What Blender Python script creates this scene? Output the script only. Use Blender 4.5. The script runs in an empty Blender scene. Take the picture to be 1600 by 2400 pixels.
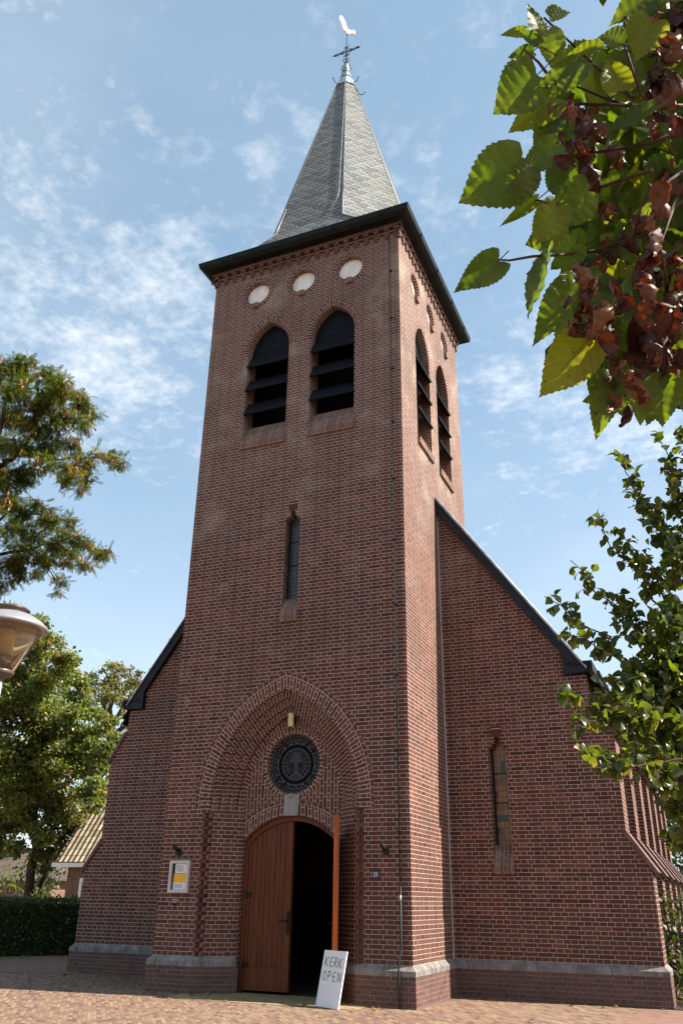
import bpy, math, random
import numpy as np
from mathutils import Vector, Matrix
from mathutils.geometry import tessellate_polygon
random.seed(7); RNG = np.random.default_rng(7)
S = bpy.context.scene; COL = S.collection

# ------------------------------------------------------------------ camera
CAM_O = Vector((7.1983, -10.6493, 1.13)); FPX = 1956.75
YAW, PITCH, ROLL = math.radians(23.139), math.radians(24.876), math.radians(0.846)
FW = Vector((-math.sin(YAW)*math.cos(PITCH), math.cos(YAW)*math.cos(PITCH), math.sin(PITCH)))
_r = Vector((math.cos(YAW), math.sin(YAW), 0)); _u = _r.cross(FW)
RT = _r*math.cos(ROLL) + _u*math.sin(ROLL); UP = -_r*math.sin(ROLL) + _u*math.cos(ROLL)
cam = bpy.data.objects.new("camera", bpy.data.cameras.new("camera")); COL.objects.link(cam)
M = Matrix((RT, UP, -FW)).transposed().to_4x4(); M.translation = CAM_O; cam.matrix_world = M
cam.data.sensor_fit = 'VERTICAL'; cam.data.sensor_height = 36.0; cam.data.lens = FPX/2400*36
cam.data.clip_start = 0.05; cam.data.clip_end = 3000
S.camera = cam
def ray(px, py): return FW*FPX + RT*(px-800) - UP*(py-1200)
def at(px, py, D): return CAM_O + ray(px, py)/FPX*D        # a photograph point at distance D (metres) from the lens plane
def on_y(px, py, Y):
    d = ray(px, py); return CAM_O + d*((Y-CAM_O.y)/d.y)

# ------------------------------------------------------------------ light
SUN_EL, SUN_AZ = math.radians(43), math.radians(9.5)      # the sun stands to the right, a little behind the facade plane
SUN_DIR = Vector((math.cos(SUN_EL)*math.cos(SUN_AZ), math.cos(SUN_EL)*math.sin(SUN_AZ), math.sin(SUN_EL)))
sun = bpy.data.objects.new("sun", bpy.data.lights.new("sun", 'SUN')); COL.objects.link(sun)
sun.data.energy = 5.0; sun.data.angle = math.radians(0.5); sun.data.color = (1.0, 0.93, 0.82)
sun.rotation_euler = SUN_DIR.to_track_quat('Z', 'Y').to_euler(); sun.location = (20, 0, 30)
W_ = bpy.data.worlds.new("World"); S.world = W_; W_.use_nodes = True
S.view_settings.view_transform = 'Standard'; S.view_settings.look = 'None'
S.view_settings.exposure = 1.4; S.view_settings.gamma = 1.0; S.view_settings.use_curve_mapping = False

class NT:
    """small helper around a node tree"""
    def __init__(s, tree): s.t = tree; s.n = tree.nodes; s.l = tree.links
    def node(s, typ, **kw):
        n = s.n.new(typ)
        for k, v in kw.items():
            if k.startswith('i_'):
                n.inputs[k[2:].replace('_', ' ')].default_value = v
            else: setattr(n, k, v)
        return n
    def put(s, sock, v):
        if hasattr(v, 'is_output'): s.l.new(v, sock)
        else: sock.default_value = v
    def math(s, op, a, b=0.0, c=0.0, clamp=False):
        n = s.n.new('ShaderNodeMath'); n.operation = op; n.use_clamp = clamp
        s.put(n.inputs[0], a); s.put(n.inputs[1], b); s.put(n.inputs[2], c); return n.outputs[0]
    def mix(s, f, a, b, mode='MIX'):
        n = s.n.new('ShaderNodeMix'); n.data_type = 'RGBA'; n.blend_type = mode
        s.put(n.inputs[0], f); s.put(n.inputs[6], a); s.put(n.inputs[7], b); return n.outputs[2]
    def ramp(s, f, stops, interp='LINEAR'):
        n = s.n.new('ShaderNodeValToRGB'); n.color_ramp.interpolation = interp
        e = n.color_ramp.elements
        while len(e) > 1: e.remove(e[-1])
        for i, (p, c) in enumerate(stops):
            el = e[0] if i == 0 else e.new(p)
            el.position = p; el.color = tuple(c) + (1,) if len(c) == 3 else c
        s.put(n.inputs[0], f); return n.outputs[0]
    def noise(s, vec, scale, detail=4, rough=0.55):
        n = s.n.new('ShaderNodeTexNoise'); n.inputs['Scale'].default_value = scale
        n.inputs['Detail'].default_value = detail; n.inputs['Roughness'].default_value = rough
        if vec is not None: s.l.new(vec, n.inputs['Vector'])
        return n.outputs[0]
    def maprange(s, v, a, b, c=0.0, d=1.0):
        n = s.n.new('ShaderNodeMapRange'); n.interpolation_type = 'SMOOTHSTEP'
        s.put(n.inputs[0], v)
        for i, q in enumerate((a, b, c, d)): n.inputs[i+1].default_value = q
        return n.outputs[0]

def build_world():
    t = NT(W_.node_tree); t.n.clear()
    out = t.node('ShaderNodeOutputWorld'); bg = t.node('ShaderNodeBackground')
    sky = t.node('ShaderNodeTexSky'); sky.sky_type = 'NISHITA'; sky.sun_disc = False
    sky.sun_elevation = SUN_EL; sky.sun_rotation = math.radians(90) - SUN_AZ
    sky.air_density = 1.0; sky.dust_density = 1.2; sky.ozone_density = 1.5; sky.altitude = 0
    tc = t.node('ShaderNodeTexCoord'); d = tc.outputs['Generated']
    sep = t.node('ShaderNodeSeparateXYZ'); t.l.new(d, sep.inputs[0])
    zz = t.math('ADD', t.math('MAXIMUM', sep.outputs[2], 0.0), 0.12)
    comb = t.node('ShaderNodeCombineXYZ')
    t.l.new(t.math('DIVIDE', sep.outputs[0], zz), comb.inputs[0]); t.l.new(t.math('DIVIDE', sep.outputs[1], zz), comb.inputs[1])
    pv = comb.outputs[0]
    # banks of high broken cloud, each at its own bearing
    cov = None
    for px, py, wid, amt in ((370, 680, 0.10, .95), (260, 860, 0.13, .9), (430, 560, 0.06, .85), (330, 360, 0.09, .45), (160, 500, .1, .45), (60, 740, 0.12, .75), (420, 960, .12, .45),
                             (605, 365, 0.03, .72), (1000, 360, 0.02, .75), (930, 345, .016, .6), (1280, 960, 0.13, .6), (1250, 800, .12, .45), (1180, 620, .1, .3),
                             (1480, 1010, 0.1, .7), (330, 1420, 0.16, .25), (1300, 1150, 0.2, .2), (800, 250, .3, .22), (200, 150, .3, .25)):
        v = ray(px, py).normalized()
        dot = t.node('ShaderNodeVectorMath', operation='DISTANCE'); t.l.new(d, dot.inputs[0]); dot.inputs[1].default_value = v
        f = t.math('MULTIPLY', t.maprange(dot.outputs['Value'], wid*1.5, 0.0), amt)
        cov = f if cov is None else t.math('MAXIMUM', cov, f)
    base = t.noise(pv, 3.2, 8, 0.62); fine = t.noise(pv, 16, 6, 0.6); tiny = t.noise(pv, 42, 5, .6)
    n = t.math('ADD', t.math('MULTIPLY', base, .45), t.math('ADD', t.math('MULTIPLY', fine, .33), t.math('MULTIPLY', tiny, .22)))
    dens = t.math('ADD', n, t.math('MULTIPLY', cov, 0.19))
    cl = t.maprange(dens, 0.52, 0.84)
    veil = t.math('ADD', t.math('MULTIPLY', t.maprange(t.noise(pv, .9, 5, .6), .4, .75), .17), t.maprange(sep.outputs[2], .55, .05, 0, .28))
    fac = t.math('MAXIMUM', t.math('MULTIPLY', cl, 0.8), veil)
    haze = t.mix(0.34, sky.outputs[0], (2.5, 3.7, 4.2, 1))
    col = t.mix(fac, haze, (5.6, 5.7, 5.8, 1))
    t.l.new(col, bg.inputs[0]); bg.inputs[1].default_value = 0.087
    t.l.new(bg.outputs[0], out.inputs[0])
build_world()

# ------------------------------------------------------------------ materials
def new_mat(name):
    m = bpy.data.materials.new(name); m.use_nodes = True
    t = NT(m.node_tree); p = m.node_tree.nodes['Principled BSDF']
    return m, t, p
def uvn(t): return t.node('ShaderNodeTexCoord').outputs['UV']
def posn(t): return t.node('ShaderNodeNewGeometry').outputs['Position']

def brick_mat(name, stops, mortar, w=.193, h=.0535, ms=.0031, squash=.5, wear=True, dirt=0.0, mortar_break=0.0, bump=.35, mottle=.35):
    m, t, p = new_mat(name); uv = uvn(t); pos = posn(t)
    wob = t.node('ShaderNodeVectorMath', operation='MULTIPLY_ADD')
    nz = t.node('ShaderNodeTexNoise'); nz.inputs['Scale'].default_value = 9; nz.inputs['Detail'].default_value = 3; t.l.new(uv, nz.inputs['Vector'])
    t.l.new(nz.outputs['Color'], wob.inputs[0]); wob.inputs[1].default_value = (.006, .006, 0); t.l.new(uv, wob.inputs[2])
    b = t.node('ShaderNodeTexBrick'); t.l.new(wob.outputs[0], b.inputs['Vector'])
    b.offset = .5; b.offset_frequency = 2; b.squash = squash; b.squash_frequency = 2
    for k, v in (('Scale', 1), ('Mortar Size', ms), ('Mortar Smooth', .25), ('Bias', 0), ('Brick Width', w), ('Row Height', h)): b.inputs[k].default_value = v
    b.inputs['Color1'].default_value = (0, 0, 0, 1); b.inputs['Color2'].default_value = (1, 1, 1, 1); b.inputs['Mortar'].default_value = (.5, .5, .5, 1)
    bc = t.ramp(b.outputs['Color'], stops)
    n1 = t.noise(pos, 1.3, 5, .6); n2 = t.noise(pos, 30, 4, .6)
    bc = t.mix(t.maprange(n2, .3, .75, 0, mottle), bc, t.mix(.5, bc, (.02, .012, .012, 1)))
    mc = t.mix(t.maprange(n2, .35, .7), mortar, tuple(c*.72 for c in mortar[:3]) + (1,))
    if wear:
        sep = t.node('ShaderNodeSeparateXYZ'); t.l.new(pos, sep.inputs[0])
        hi = t.maprange(t.math('ADD', sep.outputs[2], t.math('MULTIPLY', t.math('SUBTRACT', n1, .5), 5)), 5.2, 9.6)
        lowz = t.noise(pos, .55, 4, .6)
        # pale weathering of the exposed upper courses
        bc = t.mix(t.math('MULTIPLY', hi, .52), bc, (.175, .105, .078, 1))
        bc = t.mix(t.math('MULTIPLY', t.maprange(n1, .50, .66), t.math('MULTIPLY', hi, .75)), bc, (.25, .185, .145, 1))
        bc = t.mix(t.maprange(lowz, .48, .68, 0, .6), bc, (.068, .024, .017, 1)); mc = t.mix(t.maprange(lowz, .48, .68, 0, .4), mc, (.27, .23, .185, 1))
        mps = t.node('ShaderNodeMapping'); mps.inputs['Scale'].default_value = (7, 7, .6); t.l.new(pos, mps.inputs['Vector'])
        stn = t.noise(mps.outputs[0], 1.0, 4, .6)
        bc = t.mix(t.maprange(stn, .56, .78, 0, .4), bc, t.mix(.55, bc, (.05, .035, .03, 1)))
        mc = t.mix(t.maprange(stn, .56, .78, 0, .45), mc, t.mix(.5, mc, (.16, .12, .1, 1)))
        mid = t.noise(pos, 2.7, 5, .65)
        bc = t.mix(t.maprange(mid, .42, .62, 0, .42), bc, t.mix(.6, bc, (.05, .022, .018, 1)))
        mc = t.mix(t.maprange(t.noise(pos, 4.3, 4, .6), .45, .65, 0, .32), mc, (.24, .20, .155, 1))
        damp = t.math('MULTIPLY', t.maprange(t.math('ADD', sep.outputs[2], t.math('MULTIPLY', t.math('SUBTRACT', n1, .5), 1.6)), 1.3, .4), .35)
        bc = t.mix(damp, bc, (.075, .034, .028, 1)); mc = t.mix(damp, mc, (.30, .26, .21, 1))
        eff = t.math('MULTIPLY', t.maprange(t.noise(pos, 2.3, 6, .7), .62, .74), .45)
        bc = t.mix(eff, bc, (.30, .26, .23, 1))
    if dirt:
        bc = t.mix(t.maprange(n1, .3, .7, dirt*.5, dirt), bc, (.085, .06, .052, 1)); mc = t.mix(t.maprange(n1, .3, .7, dirt*.4, dirt), mc, (.12, .09, .075, 1))
    f = b.outputs['Fac']
    if mortar_break: f = t.math('MULTIPLY', f, t.maprange(t.noise(pos, 7, 3), .3, .7, 1-mortar_break, 1))
    col = t.mix(f, bc, mc)
    t.l.new(col, p.inputs['Base Color']); p.inputs['Roughness'].default_value = .82; p.inputs['Specular IOR Level'].default_value = .3
    bm = t.node('ShaderNodeBump'); bm.inputs['Strength'].default_value = bump; bm.inputs['Distance'].default_value = .008
    hgt = t.math('ADD', t.math('MULTIPLY', t.math('SUBTRACT', 1.0, b.outputs['Fac']), .8), t.math('MULTIPLY', n2, .35))
    t.l.new(hgt, bm.inputs['Height']); t.l.new(bm.outputs[0], p.inputs['Normal'])
    return m
RED = [(0, (.052, .016, .013)), (.10, (.086, .025, .016)), (.45, (.110, .031, .019)), (.8, (.134, .041, .025)), (.95, (.170, .064, .039)), (1, (.078, .034, .028))]
MAT = {}
MAT['brick'] = brick_mat('church brick', RED, (.52, .47, .395, 1))
MAT['brick_arch'] = brick_mat('arch brick', RED[:4], (.50, .46, .39, 1), wear=False, ms=.0040)
MAT['brick_cornice'] = brick_mat('cornice brick', [(0, (.055, .018, .014)), (.5, (.085, .028, .02)), (1, (.12, .05, .034))], (.26, .22, .18, 1), wear=False)
MAT['brick_plinth'] = brick_mat('plinth brick', [(0, (.08, .034, .029)), (.5, (.12, .047, .036)), (1, (.16, .068, .052))], (.30, .26, .22, 1), wear=False, dirt=.6, mortar_break=.5)
MAT['brick_sill'] = brick_mat('sill brick', [(0, (.13, .062, .045)), (.5, (.20, .098, .07)), (1, (.26, .15, .11))], (.40, .36, .31, 1), wear=False, dirt=.3)
MAT['brick_house'] = brick_mat('house brick', [(0, (.10, .05, .03)), (1, (.19, .10, .06))], (.3, .26, .22, 1), wear=False)

def grime(m, amount=.6, joint=0):
    """vertical streaks of dirt, and butt joints where a stone course has them"""
    t = NT(m.node_tree); p = m.node_tree.nodes['Principled BSDF']; pos = posn(t); src = p.inputs['Base Color'].links[0].from_socket
    mp = t.node('ShaderNodeMapping'); mp.inputs['Scale'].default_value = (16, 16, 1.2); t.l.new(pos, mp.inputs['Vector'])
    st = t.maprange(t.noise(mp.outputs[0], 1.0, 5, .65), .42, .72, 0, amount)
    c = t.mix(st, src, t.mix(.75, src, (.05, .045, .035, 1)))
    c = t.mix(t.maprange(t.noise(pos, 45, 5, .7), .58, .72, 0, amount*.7), c, (.10, .10, .075, 1))
    if joint:
        sep = t.node('ShaderNodeSeparateXYZ'); t.l.new(pos, sep.inputs[0])
        f = t.math('FRACT', t.math('DIVIDE', t.math('ADD', t.math('ADD', sep.outputs[0], sep.outputs[1]), 20.2), joint))
        c = t.mix(t.math('LESS_THAN', f, .011), c, (.06, .055, .05, 1))
    t.l.new(c, p.inputs['Base Color']); return m
def plain_mat(name, col, rough=.6, spec=.5, metal=0, var=.25, scale=12, coat=0, bump=0):
    m, t, p = new_mat(name); pos = posn(t)
    n = t.noise(pos, scale, 5, .6)
    c2 = tuple(max(0, c*(1-var)) for c in col) + (1,); c1 = tuple(min(1, c*(1+var*.6)) for c in col) + (1,)
    t.l.new(t.mix(t.maprange(n, .3, .7), c2, c1), p.inputs['Base Color'])
    p.inputs['Roughness'].default_value = rough; p.inputs['Specular IOR Level'].default_value = spec; p.inputs['Metallic'].default_value = metal
    p.inputs['Coat Weight'].default_value = coat
    if bump:
        b = t.node('ShaderNodeBump'); b.inputs['Strength'].default_value = bump; b.inputs['Distance'].default_value = .01
        t.l.new(n, b.inputs['Height']); t.l.new(b.outputs[0], p.inputs['Normal'])
    return m
MAT['stone'] = plain_mat('grey stone band', (.20, .18, .168), .85, .2, var=.35, scale=7, bump=.15)
MAT['keystone'] = plain_mat('keystone', (.27, .25, .235), .85, .2, var=.15, scale=60)
grime(MAT['stone'], .7, .92); grime(MAT['keystone'], .35)
MAT['coping'] = plain_mat('brown coping tile', (.13, .065, .05), .6, .4, var=.35, scale=9)
MAT['gutter'] = plain_mat('dark green painted metal', (.007, .010, .009), .5, .16, var=.4, scale=5)
MAT['verge'] = plain_mat('blue black verge board', (.009, .012, .016), .5, .25, var=.35, scale=6)
MAT['zinc'] = plain_mat('weathered zinc', (.30, .32, .34), .5, .4, metal=.3, var=.35, scale=8)
MAT['lead'] = plain_mat('lead sheet', (.36, .40, .43), .42, .5, metal=.5, var=.45, scale=14)
MAT['black_board'] = plain_mat('black painted boards', (.005, .006, .008), .5, .12, var=.4, scale=9)
MAT['black'] = plain_mat('dark void', (.006, .006, .006), .9, .1)
MAT['white_disc'] = plain_mat('white plastered board', (.84, .81, .76), .8, .2, var=.10, scale=5); grime(MAT['white_disc'], .22)
MAT['iron'] = plain_mat('wrought iron', (.008, .010, .010), .6, .25, var=.3)
MAT['iron_light'] = plain_mat('galvanised cable', (.016, .015, .014), .6, .4, var=.4, scale=3)
MAT['mortar'] = plain_mat('mortar', (.5, .46, .4), .9, .2)
MAT['white_paint'] = plain_mat('white board', (.72, .70, .68), .6, .3, var=.06, scale=3)
MAT['paint_edge'] = plain_mat('white window frame', (.78, .76, .72), .5, .4, var=.1)
MAT['ink'] = plain_mat('black lettering', (.015, .013, .014), .6, .3)
MAT['enamel'] = plain_mat('dark blue enamel', (.012, .014, .035), .25, .5)
MAT['enamel_white'] = plain_mat('white enamel', (.8, .8, .8), .3, .5, var=.05)
MAT['alu'] = plain_mat('grey aluminium', (.46, .43, .41), .45, .5, metal=.2, var=.12)
MAT['case_back'] = plain_mat('dark green felt', (.012, .03, .022), .9, .1)
MAT['paper'] = plain_mat('white paper', (.72, .72, .74), .8, .2, var=.05)
MAT['paper_yellow'] = plain_mat('yellow paper', (.75, .40, .035), .8, .2, var=.08)
MAT['print'] = plain_mat('printed lines', (.28, .28, .30), .8, .2)
MAT['lamp_glass'] = plain_mat('yellowed opal glass', (.62, .50, .25), .35, .5, var=.18, scale=25)
MAT['gold'] = plain_mat('gilded metal', (1.0, .93, .76), .5, .5, metal=.05, var=.08)
MAT['soffit'] = plain_mat('pale soffit board', (.5, .48, .46), .7, .3)
MAT['interior'] = plain_mat('porch walls darkened for shade', (.06, .048, .032), .9, .1)  # near-black colour carries the shade of the unlit porch
MAT['bark'] = plain_mat('bark', (.055, .042, .03), .9, .2, var=.5, scale=18, bump=.5)
MAT['twig'] = plain_mat('twig bark', (.06, .03, .022), .8, .3, var=.4, scale=30)

def wood_mat(name, col, rough=.5, coat=.06):
    m, t, p = new_mat(name); pos = posn(t)
    mp = t.node('ShaderNodeMapping'); mp.inputs['Scale'].default_value = (22, 22, 1.2); t.l.new(pos, mp.inputs['Vector'])
    n = t.noise(mp.outputs[0], 1.5, 6, .65)
    rp = t.node('ShaderNodeNewGeometry').outputs['Random Per Island']
    c = t.mix(t.maprange(n, .3, .7), tuple(x*.55 for x in col) + (1,), tuple(min(1, x*1.35) for x in col) + (1,))
    c = t.mix(t.math('MULTIPLY', rp, .5), c, tuple(x*.5 for x in col) + (1,))
    t.l.new(c, p.inputs['Base Color']); p.inputs['Roughness'].default_value = rough; p.inputs['Coat Weight'].default_value = coat; p.inputs['Coat Roughness'].default_value = .2; p.inputs['Specular IOR Level'].default_value = .2
    return m
MAT['door'] = wood_mat('varnished hardwood', (.120, .030, .0075))
MAT['door_sunlit'] = wood_mat('sunlit varnished hardwood', (.20, .043, .008))  # brighter copy of the door wood, sunlit orange put into its colour

def glass_mat(name, col, rough=.12):
    m, t, p = new_mat(name); n = t.noise(posn(t), 25, 3)
    t.l.new(t.mix(n, tuple(c*.6 for c in col) + (1,), tuple(c*1.3 for c in col) + (1,)), p.inputs['Base Color'])
    p.inputs['Roughness'].default_value = rough; p.inputs['Specular IOR Level'].default_value = .5
    return m
MAT['dark_glass'] = glass_mat('dark leaded glass', (.008, .007, .008), .5); MAT['dark_glass'].node_tree.nodes['Principled BSDF'].inputs['Specular IOR Level'].default_value = .15
MAT['leading'] = plain_mat('lead came', (.15, .16, .17), .6, .3)

def pane_mat(name, stops, lead, sz=.055, ms=.004):
    m, t, p = new_mat(name); uv = uvn(t)
    b = t.node('ShaderNodeTexBrick'); t.l.new(uv, b.inputs['Vector']); b.offset = 0; b.squash = 1
    for k, v in (('Scale', 1), ('Mortar Size', ms), ('Mortar Smooth', 0), ('Bias', 0), ('Brick Width', sz), ('Row Height', sz*1.3)): b.inputs[k].default_value = v
    b.inputs['Color1'].default_value = (0, 0, 0, 1); b.inputs['Color2'].default_value = (1, 1, 1, 1)
    c = t.ramp(b.outputs['Color'], stops, 'CONSTANT')
    t.l.new(t.mix(b.outputs['Fac'], c, lead), p.inputs['Base Color']); p.inputs['Roughness'].default_value = .3
    return m
MAT['amber_glass'] = pane_mat('amber leaded glass', [(0, (.02, .025, .012)), (.14, (.13, .048, .006)), (.3, (.23, .078, .007)), (.55, (.28, .092, .007)), (.8, (.17, .058, .006)), (.93, (.18, .09, .01))], (.03, .025, .02, 1), .064)
MAT['grey_glass'] = pane_mat('dark small leaded panes', [(0, (.012, .012, .012)), (.4, (.02, .018, .016)), (.7, (.035, .03, .024)), (.9, (.012, .01, .01))], (.055, .06, .062, 1), .052)

def slate_mat():
    m, t, p = new_mat('slate'); uv = uvn(t); pos = posn(t)
    w, h = .25, .115
    b = t.node('ShaderNodeTexBrick'); t.l.new(uv, b.inputs['Vector']); b.offset = .5; b.squash = 1
    for k, v in (('Scale', 1), ('Mortar Size', .0085), ('Mortar Smooth', .1), ('Bias', 0), ('Brick Width', w), ('Row Height', h)): b.inputs[k].default_value = v
    b.inputs['Color1'].default_value = (0, 0, 0, 1); b.inputs['Color2'].default_value = (1, 1, 1, 1)
    c = t.ramp(b.outputs['Color'], [(0, (.09, .098, .10)), (.3, (.125, .134, .134)), (.6, (.152, .16, .156)), (.85, (.18, .182, .172)), (1, (.155, .146, .115))])
    n = t.noise(pos, 2.2, 5, .6)
    c = t.mix(t.maprange(n, .5, .75, 0, .5), c, (.11, .10, .068, 1))
    c = t.mix(t.maprange(t.noise(pos, 14, 4), .62, .75, 0, .6), c, (.14, .085, .035, 1))
    c = t.mix(b.outputs['Fac'], c, (.018, .019, .018, 1))
    # bright slate hooks at the foot of each slate
    sep = t.node('ShaderNodeSeparateXYZ'); t.l.new(uv, sep.inputs[0])
    row = t.math('FLOOR', t.math('DIVIDE', sep.outputs[1], h)); fy = t.math('FRACT', t.math('DIVIDE', sep.outputs[1], h))
    par = t.math('MODULO', row, 2.0)
    fx = t.math('FRACT', t.math('ADD', t.math('DIVIDE', sep.outputs[0], w), t.math('MULTIPLY', par, .5)))
    dx = t.math('MULTIPLY', t.math('SUBTRACT', fx, .5), w); dy = t.math('MULTIPLY', t.math('SUBTRACT', fy, .16), h)
    dd = t.math('SQRT', t.math('ADD', t.math('MULTIPLY', dx, dx), t.math('MULTIPLY', dy, dy)))
    hook = t.math('MULTIPLY', t.math('LESS_THAN', dd, .0125), t.math('GREATER_THAN', t.noise(pos, 40, 1), .42))
    c = t.mix(hook, c, (.62, .64, .64, 1))
    t.l.new(c, p.inputs['Base Color']); p.inputs['Roughness'].default_value = .6; p.inputs['Specular IOR Level'].default_value = .22
    bm = t.node('ShaderNodeBump'); bm.inputs['Strength'].default_value = .6; bm.inputs['Distance'].default_value = .012
    t.l.new(t.math('ADD', t.math('MULTIPLY', t.math('SUBTRACT', 1.0, fy), .8), t.math('MULTIPLY', b.outputs['Color'], .3)), bm.inputs['Height']); t.l.new(bm.outputs[0], p.inputs['Normal'])
    return m
MAT['slate'] = slate_mat()

def tile_mat(name, stops, w=.2, h=.24):
    m, t, p = new_mat(name); uv = uvn(t); pos = posn(t)
    b = t.node('ShaderNodeTexBrick'); t.l.new(uv, b.inputs['Vector']); b.offset = 0; b.squash = 1
    for k, v in (('Scale', 1), ('Mortar Size', .012), ('Mortar Smooth', .6), ('Bias', 0), ('Brick Width', w), ('Row Height', h)): b.inputs[k].default_value = v
    b.inputs['Color1'].default_value = (0, 0, 0, 1); b.inputs['Color2'].default_value = (1, 1, 1, 1)
    c = t.ramp(b.outputs['Color'], stops)
    c = t.mix(t.maprange(t.noise(pos, 1.6, 5), .45, .7, 0, .55), c, (.16, .17, .07, 1))
    c = t.mix(b.outputs['Fac'], c, tuple(x*.22 for x in stops[0][1]) + (1,))
    t.l.new(c, p.inputs['Base Color']); p.inputs['Roughness'].default_value = .75
    sep = t.node('ShaderNodeSeparateXYZ'); t.l.new(uv, sep.inputs[0])
    wv = t.math('SINE', t.math('MULTIPLY', sep.outputs[0], 2*math.pi/w)); fy = t.math('FRACT', t.math('DIVIDE', sep.outputs[1], h))
    bm = t.node('ShaderNodeBump'); bm.inputs['Strength'].default_value = 1; bm.inputs['Distance'].default_value = .05
    t.l.new(t.math('ADD', t.math('MULTIPLY', wv, .5), t.math('SUBTRACT', 1.0, fy)), bm.inputs['Height']); t.l.new(bm.outputs[0], p.inputs['Normal'])
    return m
MAT['tiles'] = tile_mat('clay pantiles', [(0, (.17, .12, .08)), (.5, (.27, .20, .13)), (1, (.34, .27, .19))])
MAT['tiles_dark'] = tile_mat('dark red tiles', [(0, (.055, .033, .026)), (1, (.10, .065, .05))])
MAT['roof_tiles'] = tile_mat('church roof tiles', [(0, (.05, .035, .03)), (1, (.10, .06, .05))])

def paving_mat(name, stops, w, h, rot=0, ms=.004, joint=(.14, .11, .08, 1), offset=.5, mossy=.25, herring=False):
    m, t, p = new_mat(name); uv = uvn(t); pos = posn(t)
    mp = t.node('ShaderNodeMapping'); mp.inputs['Rotation'].default_value = (0, 0, rot); t.l.new(uv, mp.inputs['Vector'])
    nz = t.node('ShaderNodeTexNoise'); nz.inputs['Scale'].default_value = 6; t.l.new(uv, nz.inputs['Vector'])
    wob = t.node('ShaderNodeVectorMath', operation='MULTIPLY_ADD'); t.l.new(nz.outputs['Color'], wob.inputs[0]); wob.inputs[1].default_value = (.012, .012, 0); t.l.new(mp.outputs[0], wob.inputs[2])
    vec = wob.outputs[0]
    b = t.node('ShaderNodeTexBrick'); t.l.new(vec, b.inputs['Vector']); b.offset = offset; b.squash = 1
    for k, v in (('Scale', 1), ('Mortar Size', ms), ('Mortar Smooth', .3), ('Bias', 0), ('Brick Width', w), ('Row Height', h)): b.inputs[k].default_value = v
    b.inputs['Color1'].default_value = (0, 0, 0, 1); b.inputs['Color2'].default_value = (1, 1, 1, 1)
    c = t.ramp(b.outputs['Color'], stops)
    n = t.noise(pos, 1.1, 5, .6); n2 = t.noise(pos, 22, 5, .65)
    c = t.mix(t.maprange(n2, .35, .7, 0, .4), c, t.mix(.6, c, (.08, .06, .05, 1)))
    c = t.mix(t.maprange(n, .45, .7, 0, .3), c, (.20, .135, .088, 1))
    c = t.mix(t.maprange(t.noise(pos, 3.1, 6, .7), .56, .72, 0, mossy), c, (.10, .085, .055, 1))
    c = t.mix(b.outputs['Fac'], c, joint)
    t.l.new(c, p.inputs['Base Color']); p.inputs['Roughness'].default_value = .88; p.inputs['Specular IOR Level'].default_value = .25
    bm = t.node('ShaderNodeBump'); bm.inputs['Strength'].default_value = .5; bm.inputs['Distance'].default_value = .01
    t.l.new(t.math('ADD', t.math('SUBTRACT', 1.0, b.outputs['Fac']), t.math('MULTIPLY', n2, .5)), bm.inputs['Height']); t.l.new(bm.outputs[0], p.inputs['Normal'])
    return m
MAT['clinker'] = paving_mat('clinker paving', [(0, (.105, .055, .042)), (.2, (.165, .085, .060)), (.45, (.205, .115, .078)), (.68, (.235, .145, .092)), (.84, (.265, .19, .105)), (1, (.13, .075, .062))], .155, .048, math.radians(52))
MAT['yellow_pave'] = paving_mat('yellow brick paving', [(0, (.24, .18, .085)), (.5, (.30, .235, .115)), (1, (.34, .275, .15))], .19, .05, 0, .003, (.22, .16, .08, 1))
MAT['red_pave'] = paving_mat('red concrete pavers', [(0, (.17, .088, .066)), (.5, (.20, .105, .08)), (1, (.23, .125, .095))], .14, .07, math.radians(20), .0025, (.2, .12, .09, 1), mossy=.1)
MAT['soil'] = plain_mat('soil', (.05, .038, .025), .95, .1, var=.5, scale=20)

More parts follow.
